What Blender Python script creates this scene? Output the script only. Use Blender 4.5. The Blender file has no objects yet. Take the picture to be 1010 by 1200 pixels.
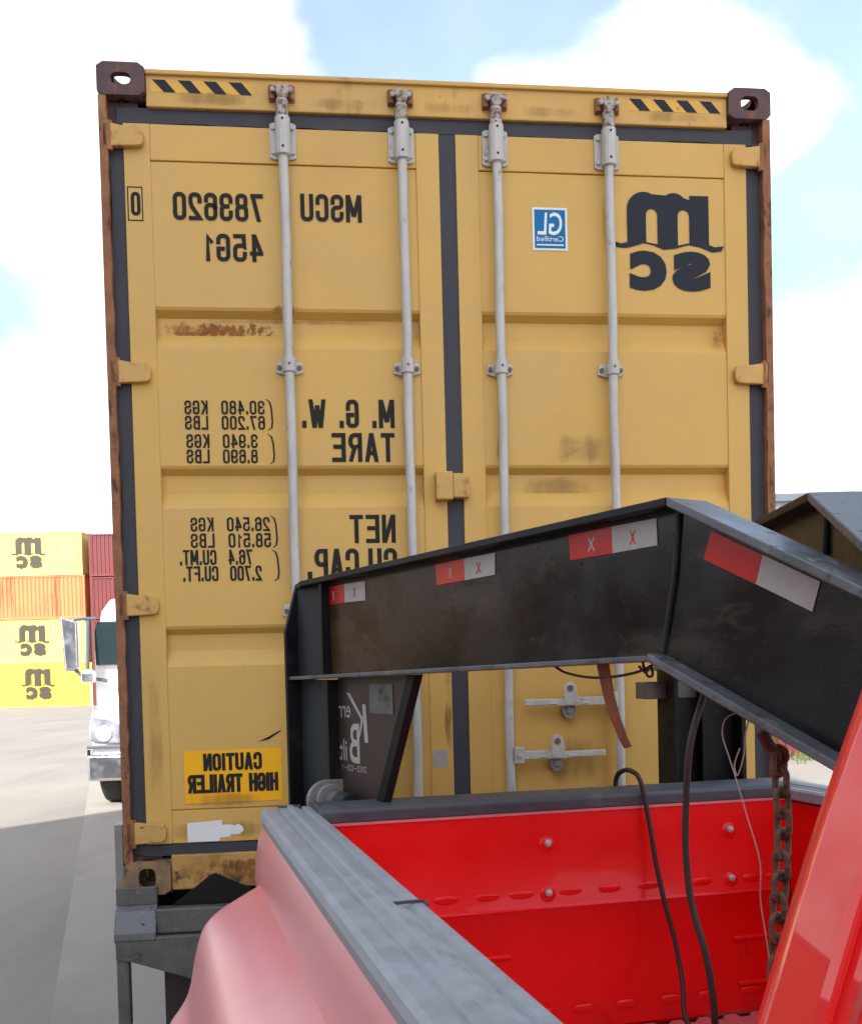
import bpy, bmesh, math, random
from math import sin, cos, pi, radians
from mathutils import Vector, Matrix
random.seed(7)
S = bpy.context.scene
COL = S.collection

# ------------------------------------------------------------------ camera
F_PX, PPY, PITCH, ROLL, CAM_Z = 1250.0, 825.6, -0.0318, 0.0252, 1.75
cp, sp, cr, sr = cos(PITCH), sin(PITCH), cos(ROLL), sin(ROLL)
fwd = Vector((0, cp, sp)); up0 = Vector((0, -sp, cp)); rt0 = Vector((1, 0, 0))
rt = cr * rt0 - sr * up0; up = sr * rt0 + cr * up0
cam_d = bpy.data.cameras.new('camera'); cam = bpy.data.objects.new('camera', cam_d); COL.objects.link(cam)
cam.matrix_world = Matrix(((rt.x, up.x, -fwd.x, 0), (rt.y, up.y, -fwd.y, 0), (rt.z, up.z, -fwd.z, CAM_Z), (0, 0, 0, 1)))
cam_d.sensor_fit = 'VERTICAL'; cam_d.sensor_height = 36; cam_d.lens = F_PX / 1200 * 36
cam_d.shift_y = (PPY - 600) / 1200
cam_d.clip_start = 0.05; cam_d.clip_end = 3000
S.camera = cam

# ------------------------------------------------------------------ sky and sun
SUN_EL, SUN_AZ = radians(36), radians(35)          # light travels toward +y, +x (sun behind the camera, to the left)
CLOUD = 1.0
world = bpy.data.worlds.new('World'); S.world = world; world.use_nodes = True
nt = world.node_tree; nt.nodes.clear()
def N(t, typ, **kw):
    n = t.nodes.new(typ)
    for k, v in kw.items(): setattr(n, k, v)
    return n
def build_sky():
    L = nt.links.new
    out = N(nt, 'ShaderNodeOutputWorld'); bg = N(nt, 'ShaderNodeBackground'); bg.inputs[1].default_value = 0.12
    sky = N(nt, 'ShaderNodeTexSky', sky_type='NISHITA', sun_disc=False)
    sky.sun_elevation = SUN_EL; sky.sun_rotation = pi + SUN_AZ
    sky.air_density = 1.0; sky.dust_density = 2.5; sky.ozone_density = 1.0
    tc = N(nt, 'ShaderNodeTexCoord')
    nz = N(nt, 'ShaderNodeTexNoise'); nz.inputs['Scale'].default_value = 3.2; nz.inputs['Detail'].default_value = 8; nz.inputs['Roughness'].default_value = 0.58; nz.inputs['Distortion'].default_value = 0.35
    mp = N(nt, 'ShaderNodeMapping'); mp.inputs['Scale'].default_value = (1, 1, 1.5); mp.inputs['Location'].default_value = (3.1, .4, .2)
    L(tc.outputs['Generated'], mp.inputs[0]); L(mp.outputs[0], nz.inputs['Vector'])
    acc = nz.outputs['Fac']
    def blob(x, y, r, amt):
        nonlocal acc
        d = (fwd + rt * ((x - 505) / F_PX) + up * ((PPY - y) / F_PX)).normalized()
        ds = N(nt, 'ShaderNodeVectorMath', operation='DISTANCE'); L(tc.outputs['Generated'], ds.inputs[0]); ds.inputs[1].default_value = d
        mr = N(nt, 'ShaderNodeMapRange', interpolation_type='SMOOTHSTEP'); L(ds.outputs['Value'], mr.inputs[0])
        mr.inputs[1].default_value = 0; mr.inputs[2].default_value = r / F_PX * .85; mr.inputs[3].default_value = amt; mr.inputs[4].default_value = 0
        ad = N(nt, 'ShaderNodeMath', operation='ADD'); L(acc, ad.inputs[0]); L(mr.outputs[0], ad.inputs[1]); acc = ad.outputs[0]
    # cloud banks and clear gaps where the photograph shows them
    blob(120, 120, 420, .30); blob(740, 70, 150, .26); blob(880, 110, 150, .30); blob(620, 80, 120, .22)
    blob(455, 10, 190, -.32); blob(640, -40, 220, -.30); blob(1000, 20, 210, -.34); blob(965, 250, 130, -.24); blob(30, 390, 130, -.12); blob(452, 72, 60, .16)
    blob(960, 430, 170, .16); blob(60, 560, 220, .2); blob(430, 60, 120, -.1)
    sep = N(nt, 'ShaderNodeSeparateXYZ'); L(tc.outputs['Generated'], sep.inputs[0])
    hz = N(nt, 'ShaderNodeMapRange', interpolation_type='SMOOTHSTEP'); L(sep.outputs['Z'], hz.inputs[0])
    hz.inputs[1].default_value = 0.0; hz.inputs[2].default_value = 0.42; hz.inputs[3].default_value = .22; hz.inputs[4].default_value = 0
    ad = N(nt, 'ShaderNodeMath', operation='ADD'); L(acc, ad.inputs[0]); L(hz.outputs[0], ad.inputs[1])
    cl = N(nt, 'ShaderNodeMapRange', interpolation_type='SMOOTHSTEP'); L(ad.outputs[0], cl.inputs[0])
    cl.inputs[1].default_value = .42; cl.inputs[2].default_value = .68; cl.inputs[3].default_value = .13; cl.inputs[4].default_value = 1
    # soft grey modelling inside the clouds
    n2 = N(nt, 'ShaderNodeTexNoise'); n2.inputs['Scale'].default_value = 4; n2.inputs['Detail'].default_value = 5; L(mp.outputs[0], n2.inputs['Vector'])
    cr_ = N(nt, 'ShaderNodeMapRange'); L(n2.outputs['Fac'], cr_.inputs[0]); cr_.inputs[1].default_value = .3; cr_.inputs[2].default_value = .7; cr_.inputs[3].default_value = 2.5; cr_.inputs[4].default_value = 7.2
    cc = N(nt, 'ShaderNodeCombineColor'); 
    for i, k in enumerate((.985, .995, 1.0)):
        m = N(nt, 'ShaderNodeMath', operation='MULTIPLY'); L(cr_.outputs[0], m.inputs[0]); m.inputs[1].default_value = k; L(m.outputs[0], cc.inputs[i])
    mix = N(nt, 'ShaderNodeMix', data_type='RGBA'); L(cl.outputs[0], mix.inputs[0]); L(sky.outputs[0], mix.inputs[6]); L(cc.outputs[0], mix.inputs[7])
    L(mix.outputs[2], bg.inputs[0]); L(bg.outputs[0], out.inputs[0])
build_sky()
sun_d = bpy.data.lights.new('sun', 'SUN'); sun = bpy.data.objects.new('sun', sun_d); COL.objects.link(sun)
sun_d.energy = 3.0; sun_d.angle = radians(.6); sun_d.color = (1, .955, .88)
sd = Vector((sin(SUN_AZ) * cos(SUN_EL), cos(SUN_AZ) * cos(SUN_EL), -sin(SUN_EL)))
sun.rotation_euler = sd.to_track_quat('-Z', 'Y').to_euler()
S.view_settings.view_transform = 'Standard'; S.view_settings.look = 'None'; S.view_settings.gamma = 1
S.view_settings.exposure = 1.65
S.view_settings.use_curve_mapping = False
S.render.engine = 'CYCLES'

# ------------------------------------------------------------------ materials
M = {}
def mat(name, col, rough=.5, metal=0, var=.12, vscale=6, col2=None, c2=(.55, .7), c2scale=4, c2detail=8, bump=0, bscale=60, coat=0, coatr=.08,
        rvar=.1, sheen=0, stretch=None, layers=(), spec=None, emit=0):
    """procedural surface: base colour with broad noise, optional stain layers (colour, low, high, scale, stretch, rough)"""
    m = bpy.data.materials.new(name); m.use_nodes = True; t = m.node_tree; L = t.links.new
    b = t.nodes['Principled BSDF']; tc = N(t, 'ShaderNodeTexCoord')
    def noise(scale, detail=6, st=None, rough_=.6):
        n = N(t, 'ShaderNodeTexNoise'); n.inputs['Scale'].default_value = scale; n.inputs['Detail'].default_value = detail; n.inputs['Roughness'].default_value = rough_
        if st:
            mp = N(t, 'ShaderNodeMapping'); mp.inputs['Scale'].default_value = st; L(tc.outputs['Object'], mp.inputs[0]); L(mp.outputs[0], n.inputs['Vector'])
        else: L(tc.outputs['Object'], n.inputs['Vector'])
        return n.outputs['Fac']
    def rng(src, a, b_, c, d, sm=True):
        r = N(t, 'ShaderNodeMapRange');
        if sm: r.interpolation_type = 'SMOOTHSTEP'
        L(src, r.inputs[0])
        for i, v in enumerate((a, b_, c, d)): r.inputs[1 + i].default_value = v
        return r.outputs[0]
    def mixc(f, A, B):
        x = N(t, 'ShaderNodeMix', data_type='RGBA'); L(f, x.inputs[0])
        for i, v in ((6, A), (7, B)):
            if isinstance(v, tuple): x.inputs[i].default_value = (*v[:3], 1)
            else: L(v, x.inputs[i])
        return x.outputs[2]
    n1 = noise(vscale, 6, stretch)
    cur = mixc(rng(n1, .3, .7, 0, 1), tuple(c * (1 - var) for c in col), tuple(min(1, c * (1 + var)) for c in col))
    rcur = rng(n1, .3, .7, max(.02, rough - rvar), min(1, rough + rvar))
    lay = list(layers)
    if col2: lay.insert(0, (col2, c2[0], c2[1], c2scale, None, None))
    for (lc, lo, hi, sc, st, lr) in lay:
        f = rng(noise(sc, c2detail, st, .65), lo, hi, 0, 1)
        cur = mixc(f, cur, lc)
        if lr is not None:
            x = N(t, 'ShaderNodeMix', data_type='FLOAT'); L(f, x.inputs[0]); L(rcur, x.inputs[2]); x.inputs[3].default_value = lr; rcur = x.outputs[0]
    L(cur, b.inputs['Base Color']); L(rcur, b.inputs['Roughness']); b.inputs['Metallic'].default_value = metal
    if spec is not None: b.inputs['Specular IOR Level'].default_value = spec
    if coat: b.inputs['Coat Weight'].default_value = coat; b.inputs['Coat Roughness'].default_value = coatr
    if sheen: b.inputs['Sheen Weight'].default_value = sheen; b.inputs['Sheen Roughness'].default_value = .45; b.inputs['Sheen Tint'].default_value = (.95, .96, 1, 1)
    if bump:
        bp = N(t, 'ShaderNodeBump'); bp.inputs['Strength'].default_value = bump; bp.inputs['Distance'].default_value = .01
        L(noise(bscale, 4), bp.inputs['Height']); L(bp.outputs[0], b.inputs['Normal'])
    if emit: b.inputs['Emission Strength'].default_value = emit; b.inputs['Emission Color'].default_value = (*col, 1)
    M[name] = m; return m
RUST = (.16, .055, .022)
mat('yellow', (.625, .38, .092), .5, var=.05, vscale=2.5, bump=.10, bscale=7, layers=[((.56, .33, .075), .5, .75, 1.6, (1, 1, .5), None), ((.34, .18, .06), .66, .80, 9, (1, 1, .35), .8), ((.17, .07, .03), .735, .765, 26, None, .85)])
mat('yellow_rusty', (.60, .36, .095), .55, var=.06, vscale=3, bump=.1, bscale=20, layers=[((.42, .22, .07), .58, .74, 7, (1, 1, .5), .8), (RUST, .66, .73, 15, None, .9)])
mat('hinge_yellow', (.58, .34, .09), .55, var=.08, vscale=12, bump=.1, bscale=40, layers=[((.33, .15, .05), .52, .68, 14, None, .8), (RUST, .62, .7, 24, None, .9)])
mat('rust_post', (.27, .115, .05), .8, var=.25, vscale=14, bump=.35, bscale=60, layers=[((.42, .24, .09), .56, .66, 9, (1, 1, .3), .7), ((.10, .035, .02), .55, .66, 22, (1, 1, .4), .9)])
mat('casting', (.11, .062, .06), .75, var=.3, vscale=16, bump=.3, bscale=60, layers=[((.22, .10, .05), .56, .68, 18, (1, 1, .4), .85)])
mat('casting_low', (.24, .15, .08), .75, var=.25, vscale=14, bump=.3, bscale=60, layers=[((.40, .24, .09), .55, .68, 12, None, .8), ((.09, .04, .025), .55, .66, 20, None, .9)])
mat('sill_yellow', (.52, .29, .07), .6, var=.1, vscale=5, bump=.15, bscale=30, layers=[((.30, .14, .045), .45, .62, 6, None, .8), ((.10, .05, .03), .56, .66, 11, None, .9)])
mat('gasket', (.040, .041, .052), .7, var=.15, vscale=10, layers=[((.085, .075, .07), .60, .74, 7, (1, 1, .3), .8)])
mat('galv', (.50, .485, .45), .55, metal=.15, var=.12, vscale=24, stretch=(1, 1, .25), bump=.08, bscale=80, layers=[((.30, .27, .24), .58, .72, 30, (1, 1, .5), .7), ((.25, .12, .06), .70, .76, 34, (1, 1, .35), .85)])
mat('galv_rusty', (.40, .37, .34), .6, metal=.1, var=.2, vscale=40, bump=.15, bscale=90, layers=[((.20, .10, .06), .48, .60, 45, None, .85)])
mat('bolt', (.16, .12, .10), .7, metal=.2, var=.25, vscale=60)
mat('letter', (.022, .021, .018), .7, var=.2, vscale=20, spec=.2)
mat('letter_blue', (.020, .023, .034), .65, var=.2, vscale=14, spec=.25)
mat('stripe_yellow', (.70, .40, .05), .5, var=.08, vscale=20, layers=[((.40, .2, .05), .62, .74, 20, None, .8)])
mat('sticker_blue', (.006, .16, .37), .5, spec=.2, var=.05, vscale=20)
mat('white', (.78, .78, .77), .5, var=.04, vscale=12)
mat('sticker_orange', (.95, .47, .012), .5, spec=.2, var=.03, vscale=8)
mat('beam_black', (.008, .008, .009), .24, var=.3, vscale=5, bump=.05, bscale=9, rvar=.07, spec=.30, layers=[((.04, .026, .015), .50, .66, 1.9, (1, 1, 3), .42), ((.012, .012, .012), .62, .67, 42, (1, 1, 1.5), .85)])
mat('beam_dark', (.008, .008, .009), .42, spec=.2, var=.3, vscale=6, bump=.06, bscale=14, layers=[((.03, .027, .024), .58, .72, 12, None, .7)])
mat('flange', (.085, .09, .10), .34, spec=.6, var=.25, vscale=8, bump=.1, bscale=30, layers=[((.16, .16, .165), .55, .7, 22, None, .6), ((.03, .028, .026), .6, .68, 40, None, .8)])
mat('post_grey', (.026, .031, .032), .5, spec=.2, var=.2, vscale=6, layers=[((.03, .03, .03), .58, .7, 14, (1, 1, .4), .7)])
mat('gusset', (.042, .024, .019), .45, spec=.4, var=.25, vscale=7, stretch=(1, 1, .4), layers=[((.06, .05, .04), .58, .74, 9, (1, 1, .3), .7)])
mat('deck_steel', (.115, .113, .104), .5, metal=.25, var=.2, vscale=12, bump=.12, bscale=40, layers=[((.20, .20, .20), .60, .72, 25, None, .45), ((.05, .045, .04), .56, .68, 9, None, .75)])
mat('black', (.007, .007, .007), .6, spec=.25, var=.2, vscale=10)
mat('rubber', (.022, .022, .022), .75, var=.2, vscale=12, bump=.1, bscale=60)
mat('tape_red', (.50, .010, .010), .35, var=.06, vscale=30, spec=.3, coat=.1)
mat('tape_white', (.38, .355, .325), .4, var=.08, vscale=40, coat=.1)
mat('tape_orange', (.58, .035, .010), .35, var=.06, vscale=30, spec=.3, coat=.1)
mat('silver', (.26, .255, .24), .5, metal=.3, var=.15, vscale=18)
mat('red_paint', (.86, .003, .003), .42, var=.04, vscale=3, spec=.3, coat=.28, coatr=.08, bump=.02, bscale=6, layers=[((.72, .003, .003), .55, .75, 5, None, .45), ((.45, .008, .008), .60, .78, 6, None, .5), ((.30, .02, .02), .72, .76, 22, (1, 1, .3), .6)])
mat('cab_red', (.80, .003, .003), .5, var=.04, vscale=3, spec=.2, coat=.75, coatr=.03, bump=.02, bscale=4)
mat('red_glare_dust', (.70, .15, .18), .5, var=.04, vscale=2, coat=1, coatr=.32, spec=.5, layers=[((.70, .22, .25), .35, .85, 1.2, None, None)])  # red paint with pale sky glare and dust put into the base colour
mat('rail_grey', (.29, .31, .335), .55, var=.12, vscale=20, bump=.12, bscale=220, layers=[((.33, .35, .37), .45, .80, 9, None, .6)])
mat('cap_grey', (.060, .066, .078), .5, var=.12, vscale=20, bump=.1, bscale=220, layers=[((.10, .105, .115), .55, .72, 9, None, .6)])
mat('chain', (.16, .10, .065), .75, metal=.3, var=.3, vscale=30, bump=.4, bscale=120, layers=[((.07, .045, .03), .52, .64, 40, None, .85)])
mat('chain_red', (.10, .03, .02), .8, var=.3, vscale=30, bump=.3, bscale=120)
mat('strap', (.20, .065, .025), .8, var=.2, vscale=30, bump=.3, bscale=200)
mat('wire_white', (.34, .29, .24), .5, var=.1, vscale=30)
mat('cable', (.030, .018, .016), .55, var=.2, vscale=30)
mat('truck_white', (.80, .80, .80), .35, var=.04, vscale=2, coat=.6)
mat('glass', (.02, .035, .04), .06, var=.1, vscale=2)
mat('chrome', (.62, .62, .64), .2, metal=1, var=.06, vscale=6)
mat('lamp_glass', (.50, .52, .60), .12, metal=.5, var=.3, vscale=8)
mat('far_yellow', (.74, .55, .17), .6, var=.06, vscale=.6, layers=[((.62, .46, .14), .58, .75, .8, (1, 1, .3), .8)])
mat('far_yellow_deep', (.74, .51, .07), .6, var=.06, vscale=.6, layers=[((.55, .40, .05), .58, .75, .8, (1, 1, .3), .8)])
mat('far_orange', (.72, .20, .075), .6, var=.08, vscale=.8, layers=[((.60, .10, .04), .52, .66, 1.8, (1, 1, .12), .8)])
mat('far_red', (.15, .025, .028), .6, var=.1, vscale=.8, layers=[((.14, .03, .03), .56, .7, 1.5, (1, 1, .3), .8)])
mat('far_letter', (.045, .04, .025), .6, var=.1, vscale=3)
mat('shed_wall', (.42, .45, .50), .5, var=.06, vscale=.5, layers=[((.34, .36, .4), .55, .75, .4, (1, 1, .2), .6)])
mat('shed_trim', (.10, .12, .15), .5, var=.1, vscale=2)
mat('grass', (.09, .12, .035), .7, var=.4, vscale=8)
def brown_reflection(m):  # warm reflection painted into the web colour, fading away from the post
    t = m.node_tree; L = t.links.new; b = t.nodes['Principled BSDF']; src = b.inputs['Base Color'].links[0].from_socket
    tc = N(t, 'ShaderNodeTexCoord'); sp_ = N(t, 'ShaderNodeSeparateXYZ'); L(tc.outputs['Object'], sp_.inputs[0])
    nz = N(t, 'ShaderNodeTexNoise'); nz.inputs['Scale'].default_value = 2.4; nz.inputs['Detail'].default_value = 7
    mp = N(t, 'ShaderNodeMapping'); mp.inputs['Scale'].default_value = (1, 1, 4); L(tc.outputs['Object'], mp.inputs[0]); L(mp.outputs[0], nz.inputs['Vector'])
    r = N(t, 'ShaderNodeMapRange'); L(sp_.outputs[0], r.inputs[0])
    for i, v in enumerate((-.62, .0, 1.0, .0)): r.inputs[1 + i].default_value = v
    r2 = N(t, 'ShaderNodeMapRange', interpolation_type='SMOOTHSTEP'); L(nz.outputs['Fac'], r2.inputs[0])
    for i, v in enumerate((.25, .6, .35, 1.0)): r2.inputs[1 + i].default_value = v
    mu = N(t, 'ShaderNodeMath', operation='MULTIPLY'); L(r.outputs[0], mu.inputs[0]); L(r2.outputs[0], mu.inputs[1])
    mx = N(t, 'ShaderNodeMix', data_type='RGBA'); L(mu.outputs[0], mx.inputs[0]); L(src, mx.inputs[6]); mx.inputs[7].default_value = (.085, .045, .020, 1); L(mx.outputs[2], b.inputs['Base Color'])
brown_reflection(M['beam_black'])
def ground_mat():
    m = mat('concrete', (.25, .233, .208), .85, var=.10, vscale=.35, bump=.25, bscale=30, layers=[((.215, .20, .185), .48, .66, .9, (1, .25, 1), .85), ((.15, .143, .135), .62, .76, 2.6, None, .8), ((.10, .10, .10), .715, .745, 1.3, None, .7), ((.29, .28, .25), .60, .75, 14, None, .9)])
ground_mat()

# ------------------------------------------------------------------ mesh helpers
class MB:
    def __init__(s): s.v = []; s.f = []
    def add(s, vs, fs):
        o = len(s.v); s.v += [tuple(v) for v in vs]; s.f += [tuple(i + o for i in f) for f in fs]; return s
    def box(s, x0, x1, y0, y1, z0, z1):
        return s.add([(x0, y0, z0), (x1, y0, z0), (x1, y1, z0), (x0, y1, z0), (x0, y0, z1), (x1, y0, z1), (x1, y1, z1), (x0, y1, z1)],
                     [(0, 3, 2, 1), (4, 5, 6, 7), (0, 1, 5, 4), (1, 2, 6, 5), (2, 3, 7, 6), (3, 0, 4, 7)])
    def loft(s, rings, closed=True, caps=True):
        n = len(rings[0]); vs = [p for r in rings for p in r]; fs = []
        for i in range(len(rings) - 1):
            for j in range(n if closed else n - 1):
                k = (j + 1) % n; fs.append((i * n + j, i * n + k, (i + 1) * n + k, (i + 1) * n + j))
        if caps and closed: fs.append(tuple(range(n))[::-1]); fs.append(tuple((len(rings) - 1) * n + j for j in range(n)))
        return s.add(vs, fs)
    def prism(s, poly, fn, d0, d1):
        """poly of 2d points; fn(p, q, d) -> 3d; extruded from d0 to d1"""
        return s.loft([[fn(p, q, d0) for p, q in poly], [fn(p, q, d1) for p, q in poly]])
    def tube(s, pts, r, seg=10, caps=True):
        pts = [Vector(p) for p in pts]; rs = r if isinstance(r, (list, tuple)) else [r] * len(pts)
        t0 = (pts[1] - pts[0]).normalized(); a = t0.orthogonal().normalized(); rings = []
        for i, p in enumerate(pts):
            t = (pts[min(i + 1, len(pts) - 1)] - pts[max(i - 1, 0)])
            t = t.normalized() if t.length > 1e-9 else t0
            a = (a - t * a.dot(t)).normalized(); b = t.cross(a)
            rings.append([tuple(p + (a * cos(2 * pi * k / seg) + b * sin(2 * pi * k / seg)) * rs[i]) for k in range(seg)])
        return s.loft(rings, True, caps)
    def torus(s, c, ax, R, r, n=24, m=8):
        ax = Vector(ax).normalized(); a = ax.orthogonal().normalized(); b = ax.cross(a); rings = []
        for i in range(n + 1):
            d = a * cos(2 * pi * i / n) + b * sin(2 * pi * i / n)
            rings.append([tuple(Vector(c) + d * (R + r * cos(2 * pi * k / m)) + ax * r * sin(2 * pi * k / m)) for k in range(m)])
        return s.loft(rings, True, False)
def link(o, parent=None):
    COL.objects.link(o)
    if parent: o.parent = parent
    return o
def loose(mb):
    par = list(range(len(mb.v)))
    def find(a):
        while par[a] != a: par[a] = par[par[a]]; a = par[a]
        return a
    for f in mb.f:
        for i in f[1:]: par[find(i)] = find(f[0])
    out = {}
    for f in mb.f: out.setdefault(find(f[0]), []).append(f)
    res = []
    for fs in out.values():
        ids = sorted({i for f in fs for i in f}); mp = {i: k for k, i in enumerate(ids)}; q = MB(); q.v = [mb.v[i] for i in ids]; q.f = [tuple(mp[i] for i in f) for f in fs]; res.append(q)
    return res
def objs(name, mb, m, parent=None, **k):
    return [obj(name, q, m, parent, **k) for q in loose(mb)]
def obj(name, mb, m, parent=None, bevel=0, smooth=False, seg=2, label=None):
    if isinstance(mb, MB):
        me = bpy.data.meshes.new(name); me.from_pydata(mb.v, [], mb.f); me.validate()
        bm = bmesh.new(); bm.from_mesh(me); bmesh.ops.recalc_face_normals(bm, faces=bm.faces); bm.to_mesh(me); bm.free()
    else: me = mb
    me.materials.clear(); me.materials.append(M[m])
    if smooth: me.shade_smooth() if hasattr(me, 'shade_smooth') else None
    o = bpy.data.objects.new(name, me); link(o, parent)
    if smooth and bevel == 0:
        try: me.set_sharp_from_angle(angle=radians(40))
        except Exception: pass
    if bevel:
        bv = o.modifiers.new('bevel', 'BEVEL'); bv.width = bevel; bv.segments = seg; bv.limit_method = 'ANGLE'; bv.angle_limit = radians(40); bv.harden_normals = False
    if label: o['label'] = label
    return o
def tag(o, label=None, cat=None, group=None, kind=None):
    for k, v in (('label', label), ('category', cat), ('group', group), ('kind', kind)):
        if v: o[k] = v
    return o
def empty(name, loc, rz, label, cat, group=None):
    o = bpy.data.objects.new(name, None); o.location = loc; o.rotation_euler.z = rz; link(o); o.empty_display_size = .2
    return tag(o, label, cat, group)
def copy_tree(o, parent=None):
    c = o.copy(); COL.objects.link(c); c.parent = parent
    for ch in list(o.children): copy_tree(ch, c)
    return c
def text_mesh(txt, bold=0.0, shear=0.0, extrude=0.0, spacing=1.0):
    cu = bpy.data.curves.new('t', 'FONT'); cu.body = txt; cu.offset = bold; cu.shear = shear; cu.space_character = spacing; cu.resolution_u = 4
    o = bpy.data.objects.new('t', cu); COL.objects.link(o); bpy.context.view_layer.update()
    me = bpy.data.meshes.new_from_object(o.evaluated_get(bpy.context.evaluated_depsgraph_get()))
    bpy.data.objects.remove(o); bpy.data.curves.remove(cu); return me
def flat_text(name, txt, p0, p1, fn, m, parent, bold=.012, mirror=True, shear=0, spacing=1.0, d=0.0):
    """lettering fitted into the box p0..p1 (2d), mirrored as it stands, mapped by fn(p, q, depth)"""
    me = text_mesh(txt, bold, shear, 0, spacing)
    xs = [v.co.x for v in me.vertices]; ys = [v.co.y for v in me.vertices]
    x0, x1, y0, y1 = min(xs), max(xs), min(ys), max(ys)
    for v in me.vertices:
        a = (v.co.x - x0) / (x1 - x0); b = (v.co.y - y0) / (y1 - y0)
        if mirror: a = 1 - a
        v.co = fn(p0[0] + a * (p1[0] - p0[0]), p0[1] + b * (p1[1] - p0[1]), d)
    return obj(name, me, m, parent)
def _rr(x0, y0, x1, y1, rx=.42, ry=.17, n=5):
    P = []
    for cx, cy, a0 in ((x1 - rx, y1 - ry, 0), (x0 + rx, y1 - ry, 90), (x0 + rx, y0 + ry, 180), (x1 - rx, y0 + ry, 270)):
        P += [(cx + rx * cos(radians(a0 + 90 * k / n)), cy + ry * sin(radians(a0 + 90 * k / n))) for k in range(n + 1)]
    return P + [P[0]]
def _arc(cx, cy, rx, ry, a0, a1, n=6): return [(cx + rx * cos(radians(a0 + (a1 - a0) * k / n)), cy + ry * sin(radians(a0 + (a1 - a0) * k / n))) for k in range(n + 1)]
TL, TR_, BL, BR_ = (lambda: _arc(.42, .83, .42, .17, 180, 90)), (lambda: _arc(.58, .83, .42, .17, 90, 0)), (lambda: _arc(.42, .17, .42, .17, 180, 270)), (lambda: _arc(.58, .17, .42, .17, 270, 360))
S_LOW = lambda: _arc(.55, .38, .45, .15, 90, 0) + BR_()[::-1] + BL()[::-1] + [(0, .27)]
GLYPH = {'0': [_rr(0, 0, 1, 1)], 'O': [_rr(0, 0, 1, 1)], '1': [[(.05, .76), (.6, 1), (.6, 0)]], 'I': [[(.5, 0), (.5, 1)]],
 '2': [[(0, .72)] + TL() + TR_() + [(1, .66), (.85, .48), (0, 0), (1, 0)]],
 '3': [[(0, .74)] + TL() + TR_() + _arc(.55, .67, .45, .14, 0, -90) + [(.35, .53)], [(.54, .53)] + S_LOW()],
 '4': [[(.74, 0), (.74, 1), (0, .27), (1, .27)]],
 '5': [[(.95, 1), (.08, 1), (.04, .56), (.2, .6)] + _arc(.55, .43, .45, .17, 90, 0) + BR_()[::-1] + BL()[::-1] + [(0, .25)]],
 '6': [[(1, .76)] + TR_()[::-1] + TL()[::-1] + BL() + BR_() + _arc(.58, .42, .42, .15, 0, 90) + [(.3, .57), (0, .48)]],
 '7': [[(0, 1), (1, 1), (.32, 0)]], '8': [_rr(0, 0, 1, .53, .42, .14), _rr(.05, .53, .95, 1, .40, .13)],
 '9': [[(0, .24)] + BL() + BR_() + TR_()[::-1] + TL()[::-1] + _arc(.42, .58, .42, .15, 180, 270) + [(.7, .43), (1, .52)]],
 'A': [[(0, 0), (.5, 1), (1, 0)], [(.17, .27), (.83, .27)]], 'B': [[(0, 0), (0, 1), (.6, 1)] + _arc(.6, .77, .36, .23, 90, -90) + [(0, .54)], [(.6, .54)] + _arc(.6, .27, .40, .27, 90, -90) + [(0, 0)]],
 'C': [[(1, .72)] + TR_()[::-1] + TL()[::-1] + BL() + BR_() + [(1, .28)]], 'E': [[(1, 1), (0, 1), (0, 0), (1, 0)], [(0, .53), (.85, .53)]],
 'F': [[(1, 1), (0, 1), (0, 0)], [(0, .52), (.85, .52)]], 'G': [[(1, .72)] + TR_()[::-1] + TL()[::-1] + BL() + BR_() + [(1, .45), (.55, .45)]],
 'H': [[(0, 0), (0, 1)], [(1, 0), (1, 1)], [(0, .52), (1, .52)]], 'K': [[(0, 0), (0, 1)], [(1, 1), (.05, .42)], [(.3, .58), (1, 0)]], 'L': [[(0, 1), (0, 0), (1, 0)]],
 'M': [[(0, 0), (0, 1)], [(.03, 1), (.5, .15), (.97, 1)], [(1, 1), (1, 0)]], 'N': [[(0, 0), (0, 1)], [(.04, 1), (.96, 0)], [(1, 0), (1, 1)]], 'P': [[(0, 0), (0, 1), (.6, 1)] + _arc(.6, .74, .40, .26, 90, -90) + [(0, .48)]],
 'R': [[(0, 0), (0, 1), (.6, 1)] + _arc(.6, .75, .40, .25, 90, -90) + [(0, .50)], [(.5, .50), (1, 0)]],
 'S': [[(1, .74)] + TR_()[::-1] + TL()[::-1] + [(0, .68)] + _arc(.45, .66, .45, .13, 180, 270)[1:] + S_LOW()],
 'T': [[(0, 1), (1, 1)], [(.5, 1), (.5, 0)]], 'U': [[(0, 1)] + BL() + BR_() + [(1, 1)]], 'W': [[(0, 1), (.26, 0), (.5, .85), (.74, 0), (1, 1)]], '.': [[(.5, -.02), (.5, .12)]], '-': [[(0, .45), (1, .45)]]}
ADV = {'M': 1.35, 'W': 1.5, '.': .10, '1': .62, 'I': .12, ' ': .55}
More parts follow.
